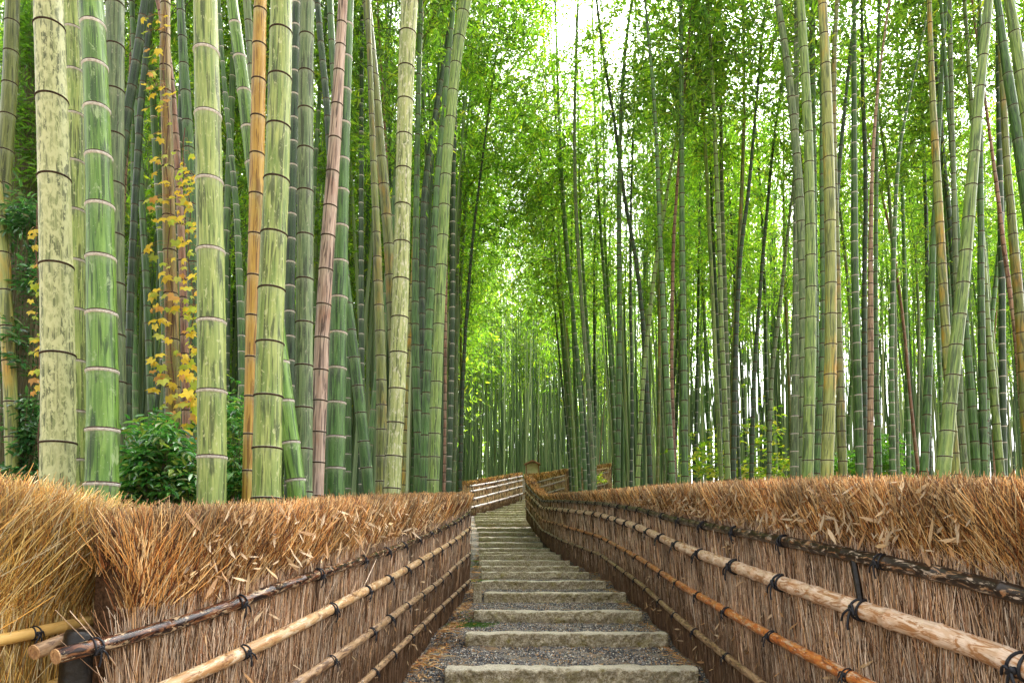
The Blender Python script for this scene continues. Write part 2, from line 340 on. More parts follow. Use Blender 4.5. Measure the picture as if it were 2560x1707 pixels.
RISER = 0.15
def path_level(y):
    y = np.asarray(y, float)
    D = [-3.0]; Z = [SZ[0]-RISER-0.55]
    D += [SD[0]-0.02]; Z += [SZ[0]-RISER]
    for k in range(len(SD)):
        D += [SD[k], SD[k]+0.20]; Z += [SZ[k]-RISER, SZ[k]-0.03]
        if k+1 < len(SD): D += [SD[k+1]-0.02]; Z += [min(SZ[k+1]-RISER, SZ[k]+0.02) if SZ[k+1]-SZ[k] < 0.2 else SZ[k+1]-RISER]
    D += [44]; Z += [SZ[-1]+0.1]
    o = np.argsort(D, kind='stable')
    return np.interp(y, np.array(D)[o], np.array(Z)[o])
def build_path():
    m = MT('gravel_path', 0.85, 0.3); g = m.n('TexCoord').outputs['Object']
    v = m.n('TexVoronoi', {'Vector': g, 'Scale': 85.0}); vc = v.outputs['Color']
    sep = m.n('SeparateColor', {'Color': vc}).outputs[0]
    c = m.mix(m.ramp(sep, 0.2, 0.9), (0.06, 0.058, 0.055), (0.30, 0.28, 0.24))
    c = m.mix(m.ramp(sep, 0.88, 0.9), c, (0.42, 0.26, 0.12))
    mo = m.noise(g, 3.5, 5); c = m.mix(m.math('MULTIPLY', m.ramp(mo, 0.50, 0.62), 0.7), c, (0.24, 0.14, 0.06))
    m.col(c); m.bump(v.outputs['Distance'], 0.9, 0.012)
    ys = np.arange(-2.5, 43.5, 0.045); us = np.linspace(0, 1, 16)
    V = []
    for y in ys:
        a = float(np.interp(y, [-2, 2.28, 2.75, 3.2, 3.8, 5.3, 7.4, 8.9, 11, 13, 28, 31, 42], [-2.6, -2.4, -1.6, -1.3, -1.05, -1.0, -0.9, -0.86, -0.85, -1.25, -1.9, -3.2, -1.5]))
        b = float(xr(y))+0.12 if y < 27 else float(np.interp(y, [27, 29, 43], [0.7, 1.6, 5.0]))
        z = float(path_level(y))
        for u in us:
            x = a+(b-a)*u; V.append((x, y, z+0.012*math.sin(x*9+y*5)+0.01*math.sin(x*23-y*17)))
    n = len(us); i = np.arange(len(ys)-1)[:, None]*n+np.arange(n-1)[None]
    Q = np.stack([i, i+1, i+n+1, i+n], -1).reshape(-1, 4)
    tag(mk('path', V, Q, mats=[m.m], smooth=True), kind='structure')
    # loose gravel on the near treads (octahedral pebbles)
    N = 60000
    y = 3.6+(13.0-3.6)*rng.random(N)**1.9
    a = np.interp(y, [2.3, 3.8, 5.3, 7.4, 8.9, 11, 13], [-2.2, -1.0, -0.95, -0.85, -0.8, -0.8, -1.2]); b = np.interp(y, RFP[::1, 1], RFP[::1, 0])
    x = a+(b-a)*rng.random(N)
    z = path_level(y)+0.004
    sz = 0.006+0.006*rng.random(N)
    sz *= 1+0.05*(y-4)
    o = np.array([(1,0,0),(0,1,0),(-1,0,0),(0,-1,0),(0,0,0.8),(0,0,-0.8)], float)
    an = rng.random(N)*6.28; c, s = np.cos(an), np.sin(an)
    str_ = 0.7+0.7*rng.random((N, 3))
    L = o[None]*str_[:, None]*sz[:, None, None]
    X = np.stack([L[..., 0]*c[:, None]-L[..., 1]*s[:, None], L[..., 0]*s[:, None]+L[..., 1]*c[:, None], L[..., 2]], -1)+np.stack([x, y, z], -1)[:, None]
    f = np.array([(0,1,4),(1,2,4),(2,3,4),(3,0,4),(1,0,5),(2,1,5),(3,2,5),(0,3,5)])
    T = (np.arange(N)*6)[:, None, None]+f[None]
    pal = np.array([(0.035,0.036,0.042),(0.065,0.065,0.068),(0.13,0.13,0.13),(0.26,0.25,0.23),(0.55,0.51,0.43),(0.40,0.24,0.11),(0.12,0.09,0.06)])
    ci = rng.choice(7, N, p=[.22,.20,.18,.14,.10,.10,.06]); C = np.repeat(pal[ci]*(0.7+0.6*rng.random((N,1))), 6, 0)
    gm = twig_mat('pebble', 0.35)
    tag(mk('gravel', X.reshape(-1,3), T=T.reshape(-1,3), mats=[gm], col=C), 'loose dark grey and pale pebbles filling the treads between the granite steps', 'gravel', kind='stuff')
build_path()

# ------------------------------------------------------------------ granite steps
def granite():
    m = MT('rough_granite', 0.85, 0.25); g = m.n('TexCoord').outputs['Object']
    a = m.noise(g, 38, 8, 0.75); b = m.noise(g, 7, 6, 0.65); sp = m.noise(g, 150, 2, 0.6)
    c = m.mix(m.ramp(a, 0.38, 0.62), (0.27, 0.20, 0.08), (0.82, 0.73, 0.53))
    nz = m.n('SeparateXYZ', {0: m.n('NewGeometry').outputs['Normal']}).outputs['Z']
    c = m.mix(m.math('MULTIPLY', m.ramp(b, 0.50, 0.66), 0.7), c, (0.30, 0.25, 0.05))
    c = m.mix(m.math('MULTIPLY', m.ramp(nz, 0.5, 0.95), 0.6), c, (0.84, 0.79, 0.66))  # paler upward faces: wear, plus lit top against dark riser put into the colour
    c = m.mix(m.ramp(sp, 0.60, 0.66), c, (0.12, 0.10, 0.07)); c = m.mix(m.ramp(sp, 0.36, 0.32), c, (0.88, 0.84, 0.74))
    m.col(c); m.bump(m.math('ADD', a, m.math('MULTIPLY', b, 1.5)), 1.0, 0.035); return m.m
GR = granite()
ORD = ['lowest','second','third','fourth','fifth','sixth','seventh','eighth','ninth','tenth','eleventh','twelfth','thirteenth','fourteenth',
 'fifteenth','sixteenth','seventeenth','eighteenth','nineteenth','twentieth','twenty-first','twenty-second','twenty-third','twenty-fourth','twenty-fifth','highest']
def vnoise(x, y, z, s, seed=0):
    x, y, z = x*s+seed*1.7, y*s+seed*2.3, z*s-seed
    return (np.sin(x*1.0+2.1*np.sin(y*1.3+z))+np.sin(y*1.7+1.9*np.sin(z*1.1-x))+np.sin(z*1.9+1.3*np.sin(x*1.5+y*0.7)))/3
def step(k):
    py, a, b, d = STEPS[k]
    x0, x1 = P(a, py, d)[0], P(b, py, d)[0]; z = SZ[k]
    near = k < 7
    nx = int((x1-x0)/(0.014 if near else 0.05)); rings = []
    # profile in (y,z): front bottom up to the rounded lip, over the top to the back
    pr = [(0, -RISER-0.12)]+[(0, -RISER-0.12+(RISER+0.10)*i/(12 if near else 4)) for i in range(1, (13 if near else 5))]+[(0.012, -0.006), (0.03, 0)]+[(0.03+0.17*i/(5 if near else 2), 0) for i in range(1, (6 if near else 3))]+[(0.2, -0.25)]
    pr = np.array(pr); m = len(pr)
    xs = np.linspace(x0, x1, nx); X, I = np.meshgrid(xs, np.arange(m), indexing='ij')
    Y = pr[I, 0]+d+0.02*np.sin(X*1.3+k)-0.03*(X-x0)/(x1-x0)*(k < 5); Zl = pr[I, 1]
    amp = np.where((Zl < -0.003) & (pr[I, 0] < 0.1), 1.0, 0.22)*(pr[I, 0] < 0.19)
    nn = vnoise(X, X*0.3, Zl, 26, k)*0.5+vnoise(X, X*0.2, Zl, 60, k+3)*0.35+vnoise(X, X, Zl, 130, k+5)*0.25
    nn = nn+0.6*np.abs(vnoise(X, X*0.2, Zl, 11, k+9)); Y = Y+amp*nn*0.034; Zz = z+Zl+(np.abs(Zl) < 0.01)*(vnoise(X, Y, 0*X, 5, k)*0.010+vnoise(X, Y, 0*X, 17, k)*0.006+vnoise(X, Y, 0*X, 40, k)*0.004)
    V = np.stack([X, Y, Zz], -1).reshape(-1, 3)
    i = np.arange(nx-1)[:, None]*m+np.arange(m-1)[None]
    Q = np.stack([i, i+m, i+m+1, i+1], -1).reshape(-1, 4)
    T = []
    for s, e in ((0, 0), (nx-1, 1)):
        for j in range(1, m-1):
            t = (s*m, s*m+j, s*m+j+1); T.append(t if e == 0 else t[::-1])
    o = mk('stone_step', V, Q, T, mats=[GR], smooth=True)
    w = ' at the bottom of the picture' if k == 0 else ('' if k < 25 else ', half hidden at the bend')
    nm = f'{ORD[k]} rough granite step' if k in (0, 25) else f'{ORD[k]} rough granite step counted up from the bottom'
    tag(o, nm+w, 'step', 'granite steps of the path')
for k in range(len(STEPS)): step(k)
# short stone markers beside the path
def stone_post(px, py0, py1, d, w, label, mat=GR):
    b = P(px, py1, d); h = P(px, py0, d)[2]-b[2]; J = Join()
    n = 6
    for i in range(n):
        z0 = b[2]-0.15+(h+0.15)*i/n
    zs = np.linspace(b[2]-0.15, b[2]+h, 7); hw = w/2
    ring = np.array([(-1,-.8),(-.8,-1),(.8,-1),(1,-.8),(1,.8),(.8,1),(-.8,1),(-1,.8)])*hw
    V = []
    for i, z in enumerate(zs):
        s = 1.0-(0.04 if i == 6 else 0)+0.03*math.sin(i*2.3)
        V += [(b[0]+x*s, d+y*s+hw, z) for x, y in ring]
    V.append((b[0], d+hw, zs[-1]+0.006)); m = 8
    Q = [(i*m+j, i*m+(j+1) % m, (i+1)*m+(j+1) % m, (i+1)*m+j) for i in range(6) for j in range(m)]
    T = [(48+j, 48+(j+1) % m, 56) for j in range(m)]
    o = mk('stone_marker', V, Q, T, mats=[mat]); tag(o, label, 'marker stone')
stone_post(1193, 1458, 1514, 9.95, 0.115, 'short square mossy stone post beside the left end of the fourth step')
stone_post(1297, 1229, 1246, 40.5, 0.2, 'small brown square post at the head of the stairs')

# ------------------------------------------------------------------ brush fences
def resample(T, step=0.04):
    L = np.concatenate([[0], np.cumsum(np.linalg.norm(np.diff(T[:, :2], axis=0), axis=1))])
    n = max(8, int(L[-1]/step)); s = np.linspace(0, L[-1], n)
    R = np.stack([np.interp(s, L, T[:, c]) for c in range(T.shape[1])], 1)
    k = 9; pad = np.pad(R, ((k, k), (0, 0)), mode='reflect', reflect_type='odd'); ker = np.ones(2*k+1)/(2*k+1)
    R = np.stack([np.convolve(pad[:, c], ker, 'valid') for c in range(R.shape[1])], 1)
    return s, R
def tie_mesh():
    J = Join(); a = np.linspace(0, 2*math.pi, 25)
    def t(p, r): 
        V, Q, T, uv = tube(p, np.full(len(p), r), 6, up=(0.3, 0.4, 0.85)); J.add(V, Q, T)
    for off, tw in ((-0.30, 0.25), (0.28, -0.25)):
        t(np.stack([off+tw*np.cos(a), 1.1*np.cos(a), 1.1*np.sin(a)], 1), 0.14)
    b = np.linspace(0, 1, 14)
    t(np.stack([0.3*np.sin(b*9), -1.25-0.1*np.cos(b*9), -0.1+0.3*np.cos(b*7)], 1), 0.22)
    t(np.stack([0.1-0.9*b, -1.35-0.2*np.sin(b*3), -0.1+0.7*np.sin(b*3.1)-0.6*b], 1), 0.13)
    t(np.stack([0.1+0.9*b, -1.35-0.25*np.sin(b*3), -0.1-0.4*np.sin(b*2)-1.1*b*b], 1), 0.13)
    t(np.stack([0.0-0.3*b, -1.3-0.2*np.sin(b*3), -0.2-2.0*b+0.2*np.sin(b*6)], 1), 0.13)
    return J.build('rope_tie', [BLACK], smooth=True, link=False)
TIE = tie_mesh()
def make_rail(pts, r, mat, parent, ties=(), nrmv=None, node=0.28, endcap=True, label=None, ringmat=None):
    L = np.concatenate([[0], np.cumsum(np.linalg.norm(np.diff(pts, axis=0), axis=1))]); tot = L[-1]
    S = list(np.arange(0, tot, 0.10))+[tot]; ns = np.arange(0.13, tot-0.03, node)
    ns = ns+rng.uniform(-0.03, 0.03, len(ns))
    for q in ns: S += [q-0.008, q-0.004, q+0.003, q+0.008]
    S = np.unique(np.array(S)); S = S[(S >= 0) & (S <= tot)]
    C = np.stack([np.interp(S, L, pts[:, i]) for i in range(3)], 1)
    R = np.full(len(S), r)
    for q in ns: R += r*0.10*np.exp(-((S-q)/0.006)**2)+r*0.04*np.exp(-((S-q)/0.03)**2)
    R *= 1+0.04*np.sin(S*1.9)
    V, Q, T, uv = tube(C, R, 14, up=(0, 0, 1), cap=True)
    J = Join(); J.add(V, Q, T, uv=uv)
    sq = []
    o = J.build('rail', [mat], smooth=True)
    child(o, parent)
    if label: o['label'] = label
    if endcap:                                              # hollow cut end
        t = nrm(C[1]-C[0]); p0 = C[0]-t*0.001; J = Join(); an = np.linspace(0, 2*math.pi, 17)
        ref = np.array((0, 0, 1.0)); a = nrm(ref-t*ref.dot(t)); b = np.cross(t, a)
        rr = [(1.0, 0), (0.98, -0.004), (0.58, -0.004), (0.55, 0.0), (0.5, -0.0005), (0.001, -0.001)]
        V = np.array([p0+t*dz+(a*math.cos(q)+b*math.sin(q))*r*s for s, dz in rr for q in an])
        n = 17; i = np.arange(len(rr)-1)[:, None]*n+np.arange(n-1)[None]
        Q = np.stack([i, i+1, i+n+1, i+n], -1).reshape(-1, 4)
        J.add(V, Q); e = J.build('cut_end', [CUT]); e.parent = o
    for q in ties:
        if q > tot-0.02: continue
        c = np.array([np.interp(q, L, pts[:, i]) for i in range(3)]); c2 = np.array([np.interp(q+0.05, L, pts[:, i]) for i in range(3)])
        c1 = np.array([np.interp(q-0.05, L, pts[:, i]) for i in range(3)])
        t = nrm(c2-c1); nv = nrmv(q/tot) if callable(nrmv) else nrmv
        y = nrm(-np.asarray(nv)+t*np.dot(t, nv)); z = np.cross(t, y)
        if z[2] < 0: t = -t; z = np.cross(t, y)
        e = bpy.data.objects.new('rope_tie', TIE); COL.objects.link(e)
        M = Matrix(((t[0], y[0], z[0], c[0]), (t[1], y[1], z[1], c[1]), (t[2], y[2], z[2], c[2]), (0, 0, 0, 1)))
        sc = r*(0.98+0.1*rnd.random()); rot = Matrix.Rotation(rnd.uniform(-0.35, 0.35), 4, 'X')
        e.parent = o; e.matrix_local = Matrix.Translation(Vector([-v for v in o.matrix_local.translation]) if False else (0, 0, 0)) @ M @ rot @ Matrix.Diagonal((sc*rnd.choice((1, -1)), sc, sc, 1))
    return o

LOWPAL = np.array([(0.64,0.43,0.27),(0.74,0.55,0.38),(0.40,0.21,0.11),(0.86,0.70,0.53),(0.09,0.043,0.02),(0.64,0.38,0.18)])
UPPAL = np.array([(0.72,0.36,0.10),(0.84,0.54,0.22),(0.40,0.13,0.030),(0.88,0.66,0.36),(0.10,0.034,0.013),(0.72,0.38,0.12)])
YELPAL = np.array([(0.84,0.53,0.13),(0.88,0.65,0.24),(0.70,0.37,0.08),(0.90,0.74,0.42),(0.40,0.18,0.04),(0.78,0.48,0.13)])
def brush(name, face, side, nlow, nup, lowpal, uppal, parent, thick=0.24, r1=3, shag=1.0, taper_far=True, minw=0.0019, bstart=0.0):
    """face: rows x,y,ztop,...,zbase along the fence ; side +1 path lies to the right of the direction of travel"""
    s, R = face; tot = s[-1]
    tx = np.gradient(R[:, 0], s); ty = np.gradient(R[:, 1], s); l = np.hypot(tx, ty); tx /= l; ty /= l
    nx, ny = ty*side, -tx*side
    # solid core
    n = len(s); prof = []
    for off, zz in ((-0.01, 'b'), (-0.012, 'm'), (-0.02, 't2'), (-0.07, 't'), (-thick+0.05, 't'), (-thick, 't2'), (-thick, 'b')):
        z = {'b': R[:, -1]-0.15, 'm': (R[:, -1]+R[:, 2])/2, 't': R[:, 2]-0.07, 't2': R[:, 2]-0.13}[zz]
        prof.append(np.stack([R[:, 0]+nx*off, R[:, 1]+ny*off, z], 1))
    k0 = int(np.searchsorted(s, bstart)); prof = np.array(prof)[:, k0:]; n = prof.shape[1]; m = len(prof); V = prof.transpose(1, 0, 2).reshape(-1, 3)
    i = np.arange(n-1)[:, None]*m+np.arange(m-1)[None]; Q = np.stack([i, i+m, i+m+1, i+1], -1).reshape(-1, 4)
    T = [(0, j, j+1) for j in range(1, m-1)]+[((n-1)*m, (n-1)*m+j+1, (n-1)*m+j) for j in range(1, m-1)]
    child(mk('packed_core', V, Q, T, mats=[CORE], smooth=False), parent); n = len(s)
    dd = R[:, 1]; wgt = 1/np.maximum(dd, 0.5)**1.3; wgt = np.where(s < bstart, 0, wgt); cdf = np.cumsum(wgt); cdf /= cdf[-1]
    def at(q):
        k = np.interp(q, cdf, np.arange(n)); f = lambda a: np.interp(k, np.arange(n), a)
        return f
    def finish(nm, p, w, C, lab=None):
        V, Q, k = prisms(p, w); cc = np.repeat(C, k, 0)
        child(mk(nm, V, Q, mats=[TWIG], col=cc), parent)
    def base(N):
        f = at(rng.random(N)); x, y, nX, nY = f(R[:, 0]), f(R[:, 1]), f(nx), f(ny)
        return f, x, y, nX, nY, -nY*side, nX*side
    # lower wall
    N = nlow; f, x, y, nX, nY, tX, tY = base(N)
    zt, zb = f(R[:, r1]), f(R[:, -1]); u = rng.random(N)
    z0 = zb-0.1+(zt+0.05-zb)*u; L = 0.18+0.35*rng.random(N); L = np.minimum(L, zt+0.10-z0)
    clump = 0.10*np.sin(x*31+y*29)+0.06*np.sin(x*73-y*67)
    off = 0.002+0.022*rng.random(N); ln = rng.normal(0, 0.10, N)+clump; lo = rng.normal(0.01, 0.03, N)
    wild = rng.random(N) < 0.05; ln = np.where(wild, rng.normal(0, 0.5, N), ln)
    p0 = np.stack([x+nX*off, y+nY*off, z0], 1)
    dx = ln*L; do = lo*L+0.006
    p1 = p0+np.stack([tX*dx+nX*do, tY*dx+nY*do, L], 1)
    bow = rng.normal(0, 0.02, N)*L*2; pm = (p0+p1)/2+np.stack([tX*bow, tY*bow, 0*bow], 1)
    w = np.maximum(minw, y*0.00042)*(0.6+0.9*rng.random(N))
    ci = rng.choice(6, N, p=[.20,.20,.14,.14,.22,.10]); C = lowpal[ci]*(0.5+0.75*rng.random((N, 1)))*(0.85+0.30*np.sin(x*6+z0*7+np.sin(y*4+z0*5))*np.sin(y*5-x*4))[:, None]
    low = np.clip((z0-zb)/0.16, 0, 1)[:, None]; C = C*low+(1-low)*np.array([(0.13, 0.075, 0.04)])*(0.5+1.2*rng.random((N, 1)))   # darker brown towards the base
    finish('brush_wall', np.stack([p0, pm, p1]), w, C)
    # upper shaggy band
    N = nup; f, x, y, nX, nY, tX, tY = base(N)
    zt, z1 = f(R[:, 2]), f(R[:, r1]); H = zt-z1; u = rng.random(N)
    L = (0.06+0.17*rng.random(N)**1.4)*shag
    z0 = z1-0.02+(H-0.06)*u; depth = rng.random(N)
    topz = zt+rng.normal(0.0, 0.016, N)*shag
    L = np.minimum(L, np.maximum(topz-z0, 0.03))
    bulge = 0.012+0.05*np.sin(np.clip((z0-z1)/H, 0, 1)*math.pi*0.8)
    deep = (u > 0.55) & (rng.random(N) < 0.5)
    off = np.where(deep, -thick*rng.random(N), bulge*rng.random(N)**0.5)
    ln = rng.normal(0.0, 0.42, N)+0.10*np.sin(x*17+y*13)+0.10*np.sin(x*41-y*37)+0.08; lo = np.where(deep, rng.normal(0, 0.2, N), np.abs(rng.normal(0.10, 0.16, N)))
    p0 = np.stack([x+nX*off, y+nY*off, z0], 1)
    dx, do = ln*L, lo*L
    p1 = p0+np.stack([tX*dx+nX*do, tY*dx+nY*do, L], 1)
    bow = rng.normal(0, 0.07, N)*L; pm = (p0+p1)/2+np.stack([tX*bow, tY*bow, 0*bow], 1)
    w = np.maximum(minw, y*0.00045)*(0.6+0.9*rng.random(N))
    ci = rng.choice(6, N, p=[.20,.18,.14,.14,.24,.10]); C = uppal[ci]*(0.5+0.8*rng.random((N, 1)))*(0.8+0.35*np.sin(x*7+z0*9+np.sin(y*5+z0*4))*np.sin(y*6-x*3))[:, None]
    t = np.clip((z0+L-z1)/H, 0, 1)[:, None]; mixl = np.clip(0.5-t*1.2, 0, 1); C = C*(1-mixl)+mixl*lowpal[ci]
    C = C+np.clip(t-0.75, 0, 1)*np.array([[0.35, 0.28, 0.18]])                                       # paler cut tips towards the top
    finish('brush_top', np.stack([p0, pm, p1]), w, C)
    return R, nx, ny, s
def dry_leaves(R, nx, ny, n, dmax, label, zc=(3, 2), size=0.043):
    k = np.where(R[:, 1] < dmax)[0]; k = k[12:]; q = rng.choice(k, n)
    u = rng.random(n)**0.8
    z = R[q, zc[0]]+0.05+(R[q, zc[1]]-R[q, zc[0]]-0.07)*u
    few = rng.random(n) < 0.22; z = np.where(few, R[q, -1]+(R[q, 3]-R[q, -1])*rng.random(n), z)
    off = np.where(few, 0.035, 0.055+0.04*rng.random(n))
    c = np.stack([R[q, 0]+nx[q]*off, R[q, 1]+ny[q]*off, z], 1)
    N = np.stack([nx[q], ny[q], 0.3+0*z], 1)+rng.normal(0, 0.45, (n, 3)); N = nrm(N)
    d = nrm(rng.normal(0, 1, (n, 3))+np.array([0, 0, 0.5])); d = nrm(d-N*np.sum(d*N, 1)[:, None]); b = np.cross(N, d)
    L = size*(0.5+0.9*rng.random(n)**1.5)[:, None]; W = L*0.17
    c = c+N*0.01
    V = np.stack([c-d*L, c-d*L*.35+b*W+N*W*.4, c+d*L*.3+b*W*.8+N*W*.4, c+d*L+N*L*0.15, c+d*L*.3-b*W*.8+N*W*.4, c-d*L*.35-b*W+N*W*.4], 1)
    i = (np.arange(n)*6)[:, None, None]
    Q = (i+np.array([(0, 1, 2, 3), (0, 3, 4, 5)])[None]).reshape(-1, 4)
    pal = np.array([(0.62,0.42,0.22),(0.70,0.52,0.32),(0.52,0.30,0.14),(0.60,0.46,0.30)])
    C = np.repeat(pal[rng.choice(4, n)]*(0.8+0.35*rng.random((n, 1))), 6, 0)
    tag(mk('dry_leaves', V.reshape(-1, 3), Q, mats=[DRY], col=C), label, 'dry leaves', kind='stuff')

def fence(name, tab, side, label, nlow, nup, rails, group=None, lowpal=LOWPAL, uppal=UPPAL, tie_gap=0.8, **kw):
    T = fence_pts(tab); s, R = resample(T)
    tx = np.gradient(R[:, 0], s); ty = np.gradient(R[:, 1], s); l = np.hypot(tx, ty); nx, ny = ty/l*side, -tx/l*side
    F = R.copy(); F[:, 0] -= nx*0.05; F[:, 1] -= ny*0.05            # the brush face lies behind the rail plane
    root = empty('brush_fence', (F[0, 0], F[0, 1], F[0, -1]), label, 'fence', group)
    brush(name, (s, F), side, nlow, nup, lowpal, uppal, root, **kw)
    tot = s[-1]
    for i, (rad, mt, lab, c, a, b) in enumerate(rails):
        k = (s >= a*tot) & (s <= b*tot); pts = np.stack([R[k, 0], R[k, 1], R[k, c]], 1)
        pts = pts[::4] if len(pts) > 12 else pts
        ln = np.sum(np.linalg.norm(np.diff(pts, axis=0), axis=1))
        ties = np.arange(0.16+0.11*i, ln, tie_gap); ties = ties+rng.uniform(-0.06, 0.06, len(ties))
        nv = lambda f, k=k: np.array((nx[k][int(f*(k.sum()-1))], ny[k][int(f*(k.sum()-1))], 0))
        make_rail(pts, rad, RM[mt], root, ties, nv, label=lab, endcap=(name == 'left'))
    return root, F, nx, ny
G1 = 'brush fences lining the path'
lroot, LFF, lnx, lny = fence('left', LF, 1, 'long brown brush fence with four bamboo rails along the left of the steps', 70000, 80000,
  [(0.026, 'wet', 'dark glossy top rail', 3, 0.0, 1), (0.028, 'tan', 'tan mottled rail', 4, 0.0, 1), (0.026, 'brown', None, 5, 0.0, 1), (0.024, 'brown', 'lowest darker rail', 6, 0.0, 1)], G1, tie_gap=0.62, bstart=0.30)
rroot, RFF, rnx, rny = fence('right', RF, -1, 'long brown brush fence with four bamboo rails curving along the right of the steps', 90000, 100000,
  [(0.031, 'blackened', 'blackened top rail', 3, 0, 1), (0.043, 'pale', 'thick pale mottled rail', 4, 0, 1), (0.030, 'rust', 'rust coloured rail', 5, 0, 1), (0.028, 'brown', None, 6, 0, 1)], G1, tie_gap=0.85)
dry_leaves(LFF, lnx, lny, 750, 7.5, 'pale dry bamboo leaves caught in the left brush fence')
dry_leaves(RFF, rnx, rny, 1400, 9, 'pale dry bamboo leaves caught in the right brush fence')
# newer yellow fence on the far left, meeting the corner post
YF = [(-420,1.95,1195,1690,2000,2300),(-150,2.15,1192,1640,1900,2250),(0,2.36,1203,1604,1760,2190),(190,2.62,1236,1562,1690,2120),(330,2.95,1288,1530,1650,2000)]
yroot, YFF, ynx, yny = fence('yellow', YF, 1, 'straw-yellow newer brush fence at the lower left edge behind the black post', 9000, 26000,
  [(0.021, 'new', 'smooth yellow rail', 3, 0, 0.80), (0.02, 'new', 'low yellow rail', 4, 0, 0.80)], G1, lowpal=YELPAL, uppal=YELPAL, tie_gap=0.42, r1=3, shag=1.7, thick=0.3)
def corner():
    b = P(182, 1707, 2.41); t = P(182, 1577, 2.41)
    root = empty('corner_post', (b[0], 2.36, b[2]-0.6), 'black charred wooden post at the corner of the left fences', 'post')
    zs = np.array([b[2]-0.6, b[2]-0.1, b[2]+0.1, t[2]-0.012, t[2], t[2]]); rr = np.array([0.056, 0.053, 0.050, 0.046, 0.040, 0.001])
    V, Q, T, uv = tube(np.stack([np.full(6, b[0])+0.012*np.array([-1, -.6, -.2, .2, .3, .3]), np.full(6, 2.43), zs], 1), rr, 20, cap=False)
    child(mk('post_shaft', V, Q, T, mats=[CHAR], uv=uv, smooth=True), root)
    # stub rail that ends beside the post
    r2 = empty('stub_rail', tuple(P(87, 1630, 2.28)), 'short bamboo stub with a thick grey cut end left of the black post', 'bamboo pole')
    p = np.array([P(87, 1629, 2.36), P(130, 1612, 2.42), P(215, 1580, 2.56)]); make_rail(p, 0.026, RM['brown'], r2)
corner()
# black slat glimpsed inside the right fence
def slat():
    a = P(2134, 1400, 3.27); b = P(2153, 1512, 3.24)
    J = Join(); V, Q, T, uv = tube(np.array([a, (a+b)/2, b]), [0.016, 0.016, 0.013], 6); J.add(V, Q, T); o = J.build('fence_stake', [CHAR]); child(o, rroot)
slat()
# far fences with bleached rails
BF = [(1160,32.0,1203,1216,1229,1249,1270,1292),(1185,33,1201,1214,1227,1247,1267,1287),(1245,36.5,1190,1203,1214,1231,1251,1264),(1306,41,1180,1190,1200,1215,1233,1247)]
fence('back', BF, 1, 'far brush fence with bleached white rails climbing to the head of the stairs', 9000, 7000,
  [(0.05, 'white', None, 3+i, 0.06, 1) for i in range(4)], 'far fences with bleached rails', tie_gap=1.9, lowpal=LOWPAL*1.25)
CF = [(1312,43.5,1184,1206,1222,1238,1250,1262),(1341,42.5,1182,1206,1220,1238,1250,1262),(1378,41.5,1178,1196,1210,1230,1242,1256),(1414,40.5,1171,1188,1200,1219,1234,1248)]
fence('back2', CF, 1, 'far brush fence with bleached rails just right of the roofed notice board', 7000, 7000,
  [(0.05, 'white', None, 3+i, 0.0, 1) for i in range(3)], 'far fences with bleached rails', tie_gap=1.3)
DF = [(1424,48,1172,1186,1200,1216,1228,1240),(1470,47,1166,1178,1192,1209,1222,1236),(1524,46,1157,1169,1179,1193,1206,1232)]
fence('back3', DF, 1, 'farthest brush fence half hidden behind green culms right of the bend', 6000, 5000,
  [(0.05, 'white' if i % 2 else 'pale', None, 3+i, 0.0, 1) for i in range(4)], 'far fences with bleached rails', tie_gap=1.5)

